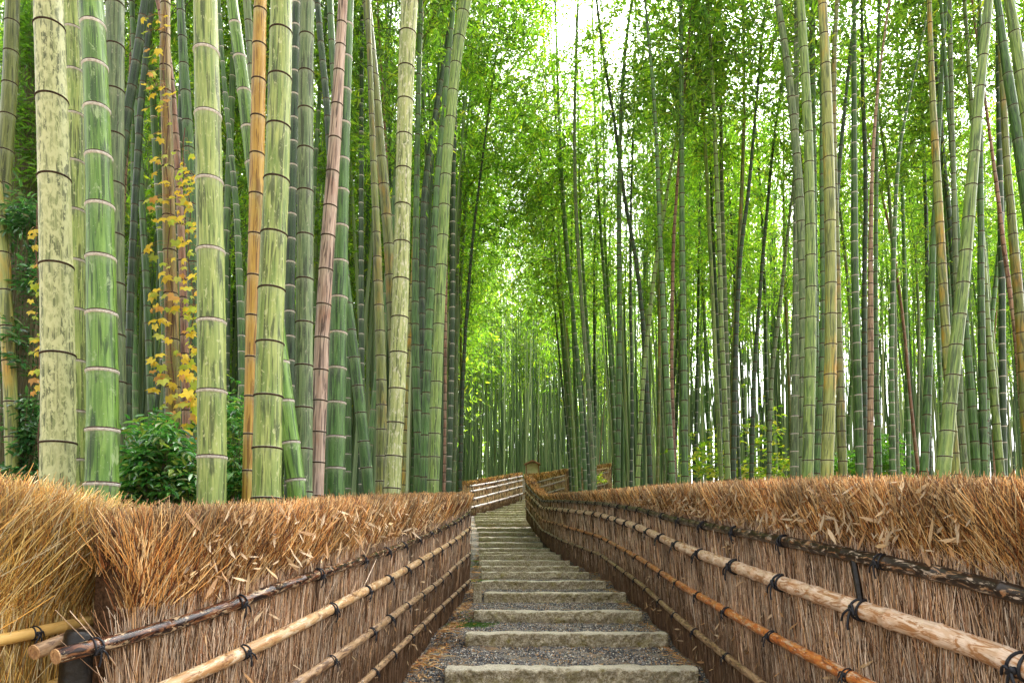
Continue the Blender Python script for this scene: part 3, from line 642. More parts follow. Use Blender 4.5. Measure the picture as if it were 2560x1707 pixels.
# whitish gate post at the bend and the roofed notice board
WOOD = flat_mat('grey_wood', (0.55, 0.48, 0.44), 0.8, (0.35, 0.29, 0.25), 12, 0.2, 0.4)
BOARD = flat_mat('pale_board', (0.52, 0.47, 0.30), 0.8, (0.42, 0.37, 0.22), 6)
ROOF = flat_mat('board_roof_wood', (0.36, 0.20, 0.11), 0.7, (0.22, 0.11, 0.06), 20)
def details():
    b = P(1308, 1248, 41.6); t = P(1308, 1197, 41.6)
    r = empty('end_post', (b[0], 41.6, b[2]-0.3), 'pale grey end post where the far fence meets the stair head', 'post')
    J = Join(); J.box((b[0], 41.6, (b[2]+t[2])/2-0.1), (0.10, 0.10, (t[2]-b[2])/2+0.1)); child(J.build('post_shaft', [WOOD]), r)
    J = Join(); J.box((b[0], 41.6, t[2]+0.012), (0.13, 0.13, 0.02)); child(J.build('post_cap', [WOOD]), r)
    J = Join(); J.box((b[0], 41.47, b[2]+0.35), (0.16, 0.025, 0.04)); child(J.build('post_bracket', [ROOF]), r)
    # notice board, d = 45
    d = 45.0; c = P(1331, 1190, d); k = mpp(1170, d)
    r = empty('notice_board', (c[0], d, c[2]-2.0), 'small pale notice board with a peaked wooden roof behind the far fence', 'notice board')
    x, zt = c[0], P(1331, 1162, d)[2]; w = 13.5*k
    J = Join(); V = [(x-w, d-0.03, c[2]-1.2), (x+w, d-0.03, c[2]-1.2), (x+w, d-0.03, zt), (x, d-0.03, zt+6*k), (x-w, d-0.03, zt)]
    V = V+[(a, d+0.03, z) for a, _, z in V]
    J.add(V, Q=[(0, 1, 2, 4), (5, 9, 7, 6), (0, 4, 9, 5), (1, 6, 7, 2), (0, 5, 6, 1), (3, 8, 9, 4), (2, 7, 8, 3)], T=[(2, 3, 4), (9, 8, 7)]); child(J.build('board_panel', [BOARD]), r)
    for sgn in (-1, 1):
        J = Join(); a = np.array((x-0.02*sgn, zt+11*k)); e = np.array((x+sgn*20*k, zt+1*k)); tt = e-a; tt /= np.linalg.norm(tt); nn = np.array((-tt[1], tt[0]))*sgn*1.3*k
        V = [(p[0], y, p[1]) for y in (d-0.35, d+0.35) for p in (a-nn, e-nn, e+nn, a+nn)]
        J.add(V, Q=[(0, 1, 2, 3), (7, 6, 5, 4), (0, 4, 5, 1), (1, 5, 6, 2), (2, 6, 7, 3), (3, 7, 4, 0)]); child(J.build('roof_slope', [ROOF]), r)
        J = Join(); J.box((x+sgn*(w+2*k), d, c[2]-0.7), (1.6*k, 0.07, 0.75+(zt-c[2])/1)); child(J.build('board_post', [ROOF]), r)
        J = Join(); J.box((x+sgn*w*0.5, d-0.05, zt+4*k), (w*0.45, 0.02, 0.02)); child(J.build('roof_batten', [ROOF]), r)
    # thin bare branch leaning on fence
    pts = np.array([P(1355, 1217, 41.0), P(1372, 1210, 41.0), P(1385, 1209, 41.0), P(1398, 1203, 40.6), P(1408, 1201, 40.4)])
    V, Q, T, uv = tube(pts, [0.03]*5, 6); tag(mk('fallen_branch', V, Q, T, mats=[RM['white']], uv=uv, smooth=True), 'thin bleached crooked branch caught on the far fence rails', 'branch')
details()

# ------------------------------------------------------------------ bamboo
def leaf_cloud(c, d, L, W, cols, fold=0.3):
    """c centres(base) N,3 ; d directions ; returns rhombic leaves with a folded midrib"""
    n = len(c); r = rng.normal(size=(n, 3)); b = nrm(np.cross(d, r)); nn = np.cross(b, d)
    L = L[:, None]; W = W[:, None]
    V = np.stack([c, c+d*L*0.38+b*W+nn*W*fold, c+d*L-nn*L*0.12, c+d*L*0.38-b*W+nn*W*fold], 1)
    Q = (np.arange(n)*4)[:, None]+np.array([0, 1, 2, 3])[None]
    return V.reshape(-1, 3), Q, np.repeat(cols, 4, 0)
GPAL = np.array([(0.12,0.27,0.03),(0.18,0.36,0.04),(0.07,0.17,0.025),(0.27,0.44,0.04),(0.38,0.46,0.05),(0.04,0.09,0.02)])
def crown(seed, H=8.5, Lmax=2.0, nodes=30, per=2, tw=19, lf=6, ls=0.125, lw=0.0115, lean=0.0):
    """foliage of one culm; origin = where the lowest branches leave the stalk, axis bends by lean"""
    global rng
    rs = rng; rng = np.random.default_rng(seed)
    J = Join(); C0 = []; D0 = []; B = []
    for i in range(nodes):
        t = i/nodes
        for j in range(per+(rng.random() < 0.4)):
            az = rng.random()*6.283; el = math.radians(rng.uniform(25, 55)); L = Lmax*(1-0.55*t)*rng.uniform(0.55, 1.1)*(0.55+0.45*min(1, t*4+0.3))
            z = H*t+rng.uniform(-.1, .1); ax = lean*t*t
            h = np.array((math.cos(az), math.sin(az), 0))
            q = np.linspace(0, 1, 5)
            pts = np.array((ax, 0, z))+h*(L*np.cos(el)*q)[:, None]+np.array((0, 0, 1.0))*(L*np.sin(el)*q-0.55*L*q*q)[:, None]
            B.append(pts)
            m = int(tw*(0.6+0.4*L/Lmax)); u = 0.2+0.8*rng.random(m); bp = np.stack([np.interp(u, q, pts[:, a]) for a in range(3)], 1)
            cl = bp+rng.normal(0, 1, (m, 3))*(0.09+0.12*L*u)[:, None]*np.array((1, 1, 0.7))
            cl[:, 2] -= 0.06
            o = nrm(cl-np.array((ax, 0, z))+rng.normal(0, .6, (m, 3))); o = np.repeat(o, lf, 0)
            cd = nrm(o*0.8+np.repeat(rng.normal(0, 0.35, (m, 3)), lf, 0)+np.array((0, 0, -0.55))); kk = np.tile(np.arange(lf), m)[:, None]
            cc = np.repeat(cl, lf, 0)+cd*kk*ls*0.30+rng.normal(0, 0.012, (m*lf, 3)); dd = nrm(cd+rng.normal(0, 0.42, (m*lf, 3)))
            C0.append(cc); D0.append(dd)
    C0 = np.concatenate(C0); D0 = np.concatenate(D0); n = len(C0)
    L = ls*(0.6+0.8*rng.random(n)); ci = rng.choice(6, n, p=[.26,.26,.16,.14,.06,.12])
    V, Q, c = leaf_cloud(C0, D0, L, lw*(0.7+0.6*rng.random(n))*L/ls, GPAL[ci]*(0.8+0.4*rng.random((n, 1)))); J.add(V, Q, col=c, m=0)
    B = np.array(B); V, Q, k = prisms(B.transpose(1, 0, 2), np.full(len(B), 0.008), 0.3); J.add(V, Q, m=1)
    me = J.build('foliage', [LEAF, BRANCH], link=False); rng = rs
    return me
CROWNS = [crown(100+i, H=7.5+0.5*(i % 4), Lmax=1.6+0.25*(i % 3)) for i in range(6)]
CROWNS_FAR = [crown(200+i, H=8.5, Lmax=2.1, nodes=26, per=2, tw=9, lf=5, ls=0.20, lw=0.021) for i in range(4)]
SPARSE = [crown(300+i, H=7.0, Lmax=1.7, nodes=20, per=1, tw=12, lf=5) for i in range(3)]

def stalk_mesh(C, R, nodes, mat, nseg=14, ring_in=True, rw=True, rh=0.012, name='stalk'):
    """C world centres along the culm (dense), R radii, nodes arc positions"""
    L = np.concatenate([[0], np.cumsum(np.linalg.norm(np.diff(C, axis=0), axis=1))]); tot = L[-1]
    S = list(np.linspace(0, tot, max(6, int(tot/0.6))))
    for q in nodes: S += [q-0.13, q-0.08, q-0.05, q-rh*1.6, q-rh*0.9, q, q+rh*0.55, q+rh, q+0.04]
    S = np.unique(np.clip(np.array(S), 0, tot)); CC = np.stack([np.interp(S, L, C[:, i]) for i in range(3)], 1); RR = np.interp(S, L, R)
    base = RR.copy()
    for q in nodes:
        RR = RR+base*((0.045 if ring_in else 0.04)*np.exp(-((S-q)/0.02)**2)+(0.045 if ring_in else 0.0)*np.exp(-((S-q)/(rh*0.7))**2))
    V, Q, T, uv = tube(CC, RR, nseg, cap=True); bl = np.zeros(len(S))
    for q in nodes: bl = np.maximum(bl, np.where(S <= q, np.exp(-(q-S)/0.03), 0)*0.42)
    bl = np.concatenate([np.repeat(1-bl, nseg+1), [1, 1]])
    mi = np.zeros(len(S)-1, int)
    if ring_in:
        mid = (S[1:]+S[:-1])/2
        for q in nodes:
            mi[(mid > q-rh*1.0) & (mid < q+rh*0.1)] = 1
            mi[(mid > q) & (mid < q+rh*0.6)] = 2
    J = Join(); J.add(V, Q, T, uv=uv, m=0, col=np.repeat(bl[:, None], 3, 1))
    J.mq = [np.repeat(mi, nseg)]; J.mt = [np.zeros(len(T), int)]
    return J, CC, RR, S
def spline(pts, n):
    pts = np.asarray(pts, float); t = np.concatenate([[0], np.cumsum(np.linalg.norm(np.diff(pts, axis=0), axis=1))]); t /= t[-1]
    q = np.linspace(0, 1, n); R = np.stack([np.interp(q, t, pts[:, i]) for i in range(pts.shape[1])], 1)
    if len(pts) > 3:
        k = max(1, n//14); pad = np.pad(R, ((k, k), (0, 0)), mode='reflect', reflect_type='odd'); ker = np.ones(2*k+1)/(2*k+1)
        R = np.stack([np.convolve(pad[:, c], ker, 'valid') for c in range(R.shape[1])], 1)
    return R
def ring_mesh(c, t, r, rh, white):
    q = np.array([-1.3, -1.0, -0.2, 0.05, 0.6, 1.0]); rh = rh*0.85 if white else rh*0.5; rr = np.array([1.0, 1.06, 1.085, 1.09, 1.07, 1.0])*r
    V, Q, T, uv = tube(c[None]+t[None]*(q*rh)[:, None], rr*1.002, 26, cap=False)
    mi = np.repeat([0, 0, 0, 1, 1] if white else [1, 1, 1, 1, 0], 26)
    J = Join(); J.add(V, Q, uv=uv); J.mq = [mi]
    return J.build('node_ring', [RING_W, RING_D], smooth=True)

def culm(pts, D, typ, label, white=True, d=None, nodes=None, H=15.0, fol=None, sp=2.8, tilt=0.0):
    """pts: (px, py, width_px) top to bottom"""
    pts = sorted(pts, key=lambda p: p[1]); bot = pts[-1]
    if d is None:
        d = F0*D/bot[2]
        px = bot[0]
        if px < 1177: lim = np.interp(px, [r[0] for r in LF], [r[1] for r in LF])
        else: lim = np.interp(-px, [-r[0] for r in RF], [r[1] for r in RF])
        d = max(d, lim+0.75)
    dd = lambda py: d*(1+tilt*(HOR-py)/F0)
    W = np.array([[*P(p[0], p[1], dd(p[1])), p[2]*mpp(p[1], dd(p[1]))/2] for p in pts])      # top first
    W = W[::-1]                                                               # bottom first
    W = spline(W, 60)
    # down to the ground
    t = nrm(W[4, :3]-W[0, :3]); gz = float(ground_z(W[0, 0], W[0, 1]))-0.25
    if W[0, 2] > gz:
        k = (W[0, 2]-gz)/max(t[2], 0.3); e = W[0, :3]-t*k*np.array((0.5, 0.5, 1)); e[2] = gz
        W = np.concatenate([[[*e, W[0, 3]*1.04]], W])
    gz += 0.25
    # up to the tip
    t = nrm(W[-1, :3]-W[-6, :3]); top = W[-1].copy(); need = gz+H-top[2]
    if need > 0.5:
        E = []
        for q in np.linspace(0, 1, 10)[1:]:
            E.append([*(top[:3]+t*need*q/max(t[2], .5)+np.array((0.02*need*q*q, 0, 0))), top[3]*(1-0.75*q)])
        W = np.concatenate([W, E])
    C, R = W[:, :3], W[:, 3]
    L = np.concatenate([[0], np.cumsum(np.linalg.norm(np.diff(C, axis=0), axis=1))])
    if nodes:                                                # photo rows of the visible nodes
        zz = [P(bot[0], ny, dd(ny))[2] for ny in nodes]; ns = sorted(np.interp(zz, C[:, 2], L))
        gap = np.mean(np.diff(ns)) if len(ns) > 1 else 0.3
        a = ns[0]-gap
        while a > 0.1: ns.insert(0, a); a -= gap*0.95
        a = ns[-1]+gap
        while a < L[-1]-0.3: ns.append(a); a += gap
    else:
        gap = sp*2*np.median(R); ns = list(np.arange(0.1+rnd.random()*gap, L[-1]-0.3, gap)); ns = [q+rnd.uniform(-.04, .04)*gap for q in ns]
    big = bot[2] >= 24
    rh = 0.0125 if big else max(0.009, 0.0012*d)
    root = empty('bamboo_culm', (C[0, 0], C[0, 1], float(ground_z(C[0, 0], C[0, 1]))), label, 'bamboo')
    J, CC, RR, S = stalk_mesh(C, R, ns, SM[typ], 28 if big else 12, ring_in=not big, rh=rh)
    o = child(J.build('stalk', [SM[typ], RING_W if white else RING_G, RING_D], smooth=True), root)
    if big:
        for q in ns:
            c = np.array([np.interp(q, L, C[:, i]) for i in range(3)]); c2 = np.array([np.interp(q+.1, L, C[:, i]) for i in range(3)]); tt = nrm(c2-c)
            if c[2] > d*1.0+0.6 or c[2] < gz+0.05: continue
            child(ring_mesh(c, tt, float(np.interp(q, L, R)), rh, white), root)
    if fol is None: fol = d > 6.2
    if fol:
        zb = gz+H*rnd.uniform(0.48, 0.6); k = int(np.argmin(np.abs(C[:, 2]-zb))); c = C[k]
        f = bpy.data.objects.new('foliage', rnd.choice(SPARSE if (d < 11 or rnd.random() < 0.4) else CROWNS)); COL.objects.link(f); f.parent = root
        f.location = Vector(c)-root.location
        ax = Vector(C[-1]-c).normalized(); qt = Vector((0, 0, 1)).rotation_difference(ax); f.rotation_mode = 'QUATERNION'
        s = max(0.7, (C[-1, 2]-zb)/8.0)
        from mathutils import Quaternion
        f.rotation_quaternion = qt @ Quaternion((0, 0, 1), rnd.random()*6.28); f.scale = (1, 1, s)
    return root
# the culms that can be told apart: (px, py, width) measured down each stalk
L_ = lambda s: [tuple(float(v) for v in p.split(',')) for p in s.split()]
CULMS = [
 ('32,0,31 25,214,33 12,400,34 -8,640,34 -22,900,36', .115, 'olive', 'olive culm leaning off the left edge of the picture', False, 5.6, [58,133,212,290,379]),
 ('-30,300,26 0,560,28 9,634,28 18,815,30 27,1000,30 32,1180,32', .10, 'yellow', 'yellow-green culm beside the left picture edge, behind dark evergreen leaves', False, 5.2, [634,727,817,903,1005,1093]),
 ('-6,700,15 2,960,16 8,1200,17', .07, 'grey', 'thin grey-green culm touching the bottom left picture edge above the yellow fence', True, 6.0, None),
 ('86,-10,12 78,200,13 60,360,14 45,520,15 40,800,16', .065, 'lime', 'thin pale green culm left of the lichen-covered culm', True, 7.0, None),
 ('121,0,65 130,249,68 136,452,70 141,667,72 145,888,74 147,1110,77 142,1240,79', .155, 'lichen', 'thick culm covered in cream lichen patches, leftmost of the big culms', False, 3.55, [70,251,448,667,888,1108]),
 ('179,0,44 186,184,45 187,406,45 189,656,46 190,920,46 192,1152,46 192,1230,47', .125, 'pale', 'yellowish streaked culm with white nodes just behind the lichen-covered culm', True, 4.75, [78,183,292,409,530,655,777,905,1030,1150]),
 ('228,0,54 233,65,54 238,168,55 242,275,57 247,394,59 250,517,62 252,647,65 254,786,69 256,929,70 257,1076,73 254,1240,76', .145, 'green', 'thick bright green culm with broad white node rings', True, 3.4, [65,168,275,394,517,647,786,929,1076,1210]),
 ('288,0,42 287,119,43 286,300,44 286,585,44 288,839,45 292,1076,45 293,1230,46', .12, 'grey', 'grey-green culm with dark nodes right behind the white-ringed green culm', False, 4.6, [15,119,230,341,463,590,712,840,957,1077,1195]),
 ('366,-10,20 345,130,21 318,290,22 298,440,22 285,600,22', .09, 'dark', 'dark green culm leaning left behind the grey-green culm near the top left', False, 7.0, None),
 ('362,170,14 352,260,15 338,500,16 328,700,17 320,950,17 316,1120,18', .085, 'dark', 'slim dark culm left of the yellow vine', False, 8.0, None),
 ('330,-10,8 328,150,8 322,300,9 314,420,9 306,560,9', .05, 'red', 'thin reddish culm near the top left behind the grey-green culm', False, 9.0, None),
 ('358,560,15 366,700,16 372,850,16 380,1060,17', .085, 'mid', 'slim green culm between the dark culm and the yellow vine', False, 8.4, None),
 ('414,0,22 412,153,25 417,306,26 421,459,28 424,634,31 431,857,32 433,1080,35 434,1200,36', .10, 'amber', 'brown-orange culm climbed by the yellow vine', False, 4.95, [12,90,168,230,420,541,628,735,850,968,1085]),
 ('392,-10,12 412,80,13 430,200,14 440,340,16 450,500,17 458,720,18 464,950,19 467,1130,20', .058, 'red', 'thin pinkish red culm between the vine culm and the thick pale culm', False, 5.5, None),
 ('451,0,18 459,153,22 470,325,25 476,459,26 482,600,27 486,850,28 488,1150,28', .095, 'mid', 'dull green culm just left of the thick pale culm, hung with yellow leaves', False, 6.2, None),
 ('514,0,56 516,138,58 520,291,61 523,454,62 527,629,64 529,806,66 530,980,68 530,1143,68 529,1270,69', .14, 'pale', 'thick pale culm with dark streaks right of the yellow vine', True, 3.65, [132,290,455,629,806,980,1143]),
 ('579,-5,26 599,145,30 611,230,32 631,413,35 660,620,38 690,800,40 712,1005,43 727,1107,45 741,1220,46', .12, 'green', 'green culm leaning right that crosses behind the pale culms, white ringed at its foot', True, 4.6, [61,145,230,321,410,500,600,700,800,907,1004,1107,1200]),
 ('553,100,10 561,218,11 575,352,13 586,455,14 594,563,15 598,680,16 603,800,17 607,1010,18 608,1200,18', .085, 'mid', 'slim green culm with white nodes between the thick pale culm and the orange culm', True, 8.0, None),
 ('617,-5,20 624,92,20 632,200,20 640,420,21 648,700,21 650,1000,22', .10, 'grey', 'grey culm seen at the top behind the orange culm', False, 7.0, None),
 ('651,0,30 648,115,32 647,203,34 643,388,35 640,520,34 637,640,32 631,790,31 626,991,28 622,1085,27 620,1200,27', .075, 'orange', 'orange culm left of the second thick pale culm', False, 4.4, [28,115,203,295,388,488,587,690,790,893,991,1085,1176]),
 ('703,0,52 703,82,53 700,197,56 696,320,57 692,452,60 685,587,62 679,725,63 675,859,65 671,991,67 668,1121,69 666,1270,70', .15, 'pale', 'second thick pale culm, right of the orange culm', False, 3.85, [82,197,320,452,587,725,859,991,1121,1245]),
 ('741,-5,19 738,95,20 735,300,21 730,500,22 725,700,24 724,900,26 724,1200,27', .10, 'dark', 'dark grey-green culm between the second pale culm and the next grey one', True, 6.4, None),
 ('769,-5,33 767,92,35 765,184,36 764,377,38 763,590,40 761,808,42 760,915,43 759,1020,44 757,1240,46', .12, 'grey', 'light grey-green culm left of the pink-brown culm', False, 4.75, [4,92,183,276,375,480,590,700,808,915,1020,1122]),
 ('792,-10,15 805,140,16 815,230,17 826,400,18 838,600,18 850,900,19', .085, 'dark', 'dark slim culm crossing behind the pink-brown culm', False, 7.5, None),
 ('858,-5,23 853,90,24 847,180,26 843,264,28 838,348,30 831,432,31 826,518,33 820,592,34 815,676,34 809,763,35 805,846,36 799,1002,36 796,1120,34 792,1240,33', .10, 'brown', 'dead pink-brown culm with dark streaks, leaning slightly', False, 5.0, [60,116,180,264,348,432,518,592,676,763,846,926,1002,1080,1156]),
 ('862,250,30 857,400,32 852,588,36 847,800,41 841,1007,45 838,1240,47', .145, 'mid', 'thick green culm with white nodes right behind the pink-brown culm', True, 5.5, [310,400,478,567,655,745,833,921,1007,1092,1170]),
 ('916,-5,21 924,73,22 929,134,22 936,191,23 941,260,24 947,325,25 953,396,25 960,465,26 966,540,26 973,613,26 980,760,27 986,900,27', .11, 'olive', 'olive and orange culm leaning right toward the bright cream culm', False, 7.2, [13,70,130,191,258,325,396,464,540,613,690]),
 ('1024,0,42 1019,86,41 1016,172,40 1013,254,39 1011,341,38 1009,425,38 1007,515,38 1005,608,39 1003,700,40 1000,795,41 996,883,42 994,973,41 989,1057,41 984,1140,41 979,1245,41', .14, 'cream', 'bright cream culm with brown nodes left of centre', False, 5.85, [2,86,172,254,341,425,515,608,700,795,883,973,1057,1140,1220]),
 ('1163,0,32 1157,34,30 1147,96,27 1139,161,25 1133,230,25 1125,297,26 1120,367,26 1114,440,26 1111,515,26 1108,591,27 1103,665,27 1100,740,27 1097,812,27 1094,885,27 1092,955,28 1089,1021,28 1087,1084,29 1084,1142,29 1082,1240,30', .125, 'lime', 'light green culm leaning right at the top, right of the bright cream culm', False, 7.9, [34,96,161,230,297,367,440,515,591,665,740,812,885,955,1021,1084,1142,1200]),
 ('1101,364,15 1095,421,15 1088,551,17 1080,676,18 1076,742,19 1070,868,20 1066,988,20 1064,1046,20 1061,1155,21 1060,1240,21', .11, 'mid', 'green culm close behind the left side of the light green leaning culm', False, None, None),
 ('1130,20,11 1112,150,12 1090,270,13 1075,380,14 1060,450,14 1056,600,15 1054,700,16 1056,850,17 1058,1000,17 1060,1200,18', .10, 'dark', 'dark culm leaning right between the cream and the light green culms', False, 9.5, None),
 ('1140,75,9 1110,220,10 1086,318,10 1069,452,11 1063,600,12 1050,900,13 1046,1200,14', .085, 'dark', 'slimmer dark culm leaning right near the light green culm', False, 12.0, None),
 ('930,306,14 935,440,17 943,600,20 944,650,21 946,722,23 949,797,24 952,872,25 953,944,26 955,1017,26 954,1084,26 953,1151,26 952,1240,27', .11, 'olive', 'olive culm turning orange toward its foot, left of the bright cream culm', False, 6.9, None),
 ('855,560,19 862,680,20 870,753,21 877,820,24 885,885,26 892,946,27 899,1006,28 905,1063,28 911,1115,29 916,1166,29 922,1245,30', .11, 'mid', 'green culm leaning left whose foot stands right of the white-noded culm', False, 6.3, None),
 ('903,480,12 903,692,13 904,950,14 904,1210,15', .09, 'dark', 'dark culm with pale nodes behind the two leaning green culms', True, 10.0, None),
 ('1040,560,15 1038,700,17 1038,868,20 1040,956,20 1043,1040,20 1045,1120,20 1046,1220,20', .11, 'mid', 'green culm just right of the bright cream culm', False, 9.2, None),
 ('1114,820,8 1113,983,8 1112,1136,8 1110,1235,8', .045, 'red', 'thin reddish culm right of the light green leaning culm', False, 10.5, None),
 ('1138,300,9 1135,383,10 1132,629,11 1133,711,11 1132,795,12 1130,914,12 1127,1027,13 1125,1101,13 1121,1240,14', .10, 'dark', 'dark culm with white nodes left of the stair head', True, 12.0, None),
 ('1037,560,11 1034,665,12 1027,790,12 1020,900,12 1013,1040,12 1007,1220,13', .075, 'yellow', 'thin yellowish culm right behind the bright cream culm', False, 9.6, None),
 ('1195,486,6 1181,600,7 1166,791,8 1158,925,9 1153,1078,10 1150,1215,10', .09, 'dark', 'blue-black culm leaning right, left of the path gap', False, 15.5, None),
 ('1579,0,7 1563,120,8 1556,191,9 1549,383,10 1547,600,12 1549,753,12 1548,944,12 1545,1136,13 1544,1220,13', .10, 'mid', 'green culm joining a fork-like crossing near the top, right of centre', False, 13.6, None),
 ('1491,0,6 1510,153,7 1537,306,8 1549,390,8 1556,480,9 1583,600,10 1604,753,11 1614,900,12 1622,1100,12 1626,1215,12', .095, 'dark', 'dark culm leaning left that crosses the green one high up', False, 14.0, None),
 ('1699,306,6 1683,383,7 1665,500,8 1648,600,9 1629,734,10 1620,830,11 1610,918,11 1602,1044,11 1595,1174,12 1593,1220,12', .09, 'lime', 'pale green culm leaning right in the right-hand grove', False, 13.0, None),
 ('1616,38,6 1627,153,8 1640,306,9 1650,600,11 1657,742,13 1658,791,13 1666,933,14 1673,1059,15 1681,1186,16 1683,1220,16', .10, 'mid', 'green culm right of the pale leaning one', False, 11.0, None),
 ('1700,370,7 1684,590,8 1681,715,9 1679,944,9 1684,1080,9 1687,1210,9', .06, 'red', 'red-brown culm among green ones right of centre', False, 12.5, None),
 ('1702,0,9 1704,300,12 1705,600,14 1706,715,16 1710,944,17 1712,1174,17 1713,1215,17', .12, 'mid', 'upright bluish green culm right of the red-brown culm', False, 11.6, None),
 ('1767,0,8 1777,115,8 1786,306,9 1792,459,11 1799,620,12 1801,734,12 1805,868,13 1811,967,13 1815,1098,14 1821,1215,15', .10, 'lime', 'slim light green culm leaning left at its top', False, 11.8, None),
 ('1801,153,8 1803,383,9 1807,600,10 1811,657,10 1815,830,10 1819,914,10 1821,1060,11 1826,1210,11', .09, 'grey', 'slim grey culm with white nodes behind the slim light green one', True, 14.0, None),
 ('1895,210,6 1880,383,8 1868,520,9 1853,600,10 1842,791,11 1838,906,12 1836,1021,13 1834,1136,13 1833,1210,14', .10, 'dark', 'dark culm leaning right, left of the bright sky opening', False, 12.5, None),
 ('1955,200,5 1930,383,7 1914,574,8 1908,620,8 1899,753,9 1888,887,10 1882,1021,11 1878,1210,11', .09, 'dark', 'thin dark culm leaning right across the bright opening', False, 14.0, None),
 ('1972,560,7 1949,772,9 1930,925,10 1925,1020,11 1922,1205,12', .095, 'grey', 'grey backlit culm in the bright opening', False, 13.8, None),
 ('1938,-30,12 1944,0,13 1953,57,16 1961,103,17 1966,149,17 1974,197,18 1978,245,18 1983,291,18 1985,329,18 1993,388,20 1996,452,20 1999,497,20 2002,555,20 2006,620,20 2009,760,21 2010,950,21 2008,1210,21', .12, 'grey', 'grey streaked culm leaning left at its top beside the pale green culm', False, 9.4, [18,60,103,149,197,245,291,329,388,452,497,555]),
 ('2001,0,18 2006,59,19 2009,122,20 2013,189,21 2017,260,22 2020,333,22 2023,408,23 2024,484,24 2025,564,24 2027,640,25 2027,719,25 2028,795,26 2026,872,27 2025,944,27 2023,1015,27 2022,1084,27 2020,1151,27 2018,1230,27', .13, 'lime', 'pale green culm in the right grove, left of the yellow-patched culm', False, 7.9, [59,122,189,260,333,408,484,564,640,719,795,872,944,1015,1084,1151]),
 ('1991,119,12 1990,300,13 1990,627,15 1991,734,17 1991,837,20 1990,939,21 1989,990,21 1988,1060,21 1987,1128,22 1986,1230,22', .12, 'grey', 'grey culm with white nodes just left of the pale green culm', True, 10.2, [650,690,734,790,837,890,939,990,1040,1084,1128,1166]),
 ('2033,-5,12 2031,153,13 2033,306,13 2036,600,14 2040,900,15 2043,1200,16', .10, 'mid', 'green culm showing behind the right side of the pale green culm', False, 11.2, None),
 ('2054,-30,20 2057,15,21 2060,88,22 2064,163,23 2067,237,24 2069,314,25 2072,396,26 2074,475,26 2075,555,26 2077,633,26 2077,709,26 2077,786,27 2077,862,28 2076,937,28 2073,1013,29 2071,1084,30 2068,1151,30 2066,1235,31', .13, 'yellow', 'yellow-green culm with orange patches in the right grove', False, 7.2, [15,88,163,237,314,396,475,555,633,709,786,862,937,1013,1084,1151]),
 ('2056,560,12 2058,772,13 2055,868,13 2054,944,14 2050,1020,14 2043,1140,17 2040,1215,17', .10, 'mid', 'green culm partly hidden left of the yellow-patched culm', False, 9.8, None),
 ('2093,0,10 2085,120,12 2084,250,13 2085,400,13 2090,520,13 2093,650,13 2095,760,15 2098,880,17 2101,1002,20 2104,1105,21 2107,1155,21 2109,1225,21', .11, 'olive', 'olive culm right of the yellow-patched culm', False, 9.0, None),
 ('2119,199,8 2106,329,9 2094,460,11 2088,560,12 2080,800,13 2076,1200,14', .09, 'dark', 'dark culm leaning right high up behind the yellow-patched culm', False, 11.0, None),
 ('2135,-10,10 2135,291,13 2136,505,15 2136,617,17 2138,730,17 2139,786,17 2143,895,18 2144,950,18 2145,1002,19 2149,1098,19 2150,1225,20', .12, 'mid', 'mid green culm with white nodes left of the pinkish tan culm', True, 10.2, None),
 ('2155,100,8 2157,268,9 2163,344,10 2165,574,11 2161,640,11 2161,900,12 2162,1200,12', .085, 'dark', 'slim dark culm between the white-noded green and the pinkish tan culm', False, 12.0, None),
 ('2211,90,5 2197,191,6 2190,268,7 2182,375,8 2178,498,9 2177,600,11 2176,676,12 2177,918,14 2176,1059,14 2174,1230,15', .085, 'tan', 'slim pinkish tan dead culm in the right grove', False, 9.6, None),
 ('2278,222,5 2255,325,7 2243,421,8 2238,536,9 2234,634,10 2230,814,11 2228,914,12 2229,1013,13 2231,1120,15 2232,1215,16', .10, 'mid', 'green culm leaning right with white nodes, middle of the right grove', True, 10.7, None),
 ('2297,60,5 2303,268,6 2308,383,7 2316,536,9 2318,700,9 2322,900,10 2325,1200,10', .085, 'dark', 'thin dark culm left of the tall olive culm on the right', False, 14.0, None),
 ('2323,0,10 2324,44,10 2327,142,13 2331,241,14 2333,295,15 2337,352,17 2341,409,18 2344,471,18 2347,532,19 2351,597,20 2355,659,20 2358,724,20 2362,789,20 2366,860,20 2372,960,20 2380,1060,20 2387,1136,20 2393,1225,21', .11, 'yellow', 'olive yellow culm leaning left, crossed by the big leaning culm, with an orange foot', False, 9.0, None),
 ('2337,520,12 2331,646,14 2330,701,15 2325,799,17 2320,948,18 2315,1086,19 2311,1160,20 2308,1225,21', .12, 'mid', 'green culm left of the big leaning pale culm', False, 9.8, None),
 ('2472,-5,19 2466,65,21 2458,142,21 2449,220,22 2442,300,24 2435,383,25 2428,465,26 2421,547,27 2415,629,28 2408,709,29 2399,788,29 2390,864,30 2381,939,31 2375,1011,31 2366,1078,32 2362,1142,33 2354,1235,34', .13, 'lime', 'big pale green culm leaning right, most slanted in the right grove', False, 6.5, [65,142,220,300,383,465,547,629,709,788,864,939,1011,1078,1142]),
 ('2450,300,11 2452,500,13 2452,715,15 2454,830,16 2456,983,18 2458,1136,19 2459,1225,19', .11, 'mid', 'upright green culm right of the big leaning culm', False, 9.7, None),
 ('2447,500,11 2455,600,13 2461,711,15 2469,843,16 2479,933,17 2484,977,18 2487,1021,18 2494,1101,18 2498,1142,19 2505,1225,19', .11, 'lime', 'light green culm leaning left near the right edge', False, 9.9, None),
 ('2502,560,14 2505,700,15 2505,868,15 2507,983,15 2509,1136,15 2510,1225,16', .10, 'dark', 'dark green culm with white nodes near the right edge', True, 10.8, None),
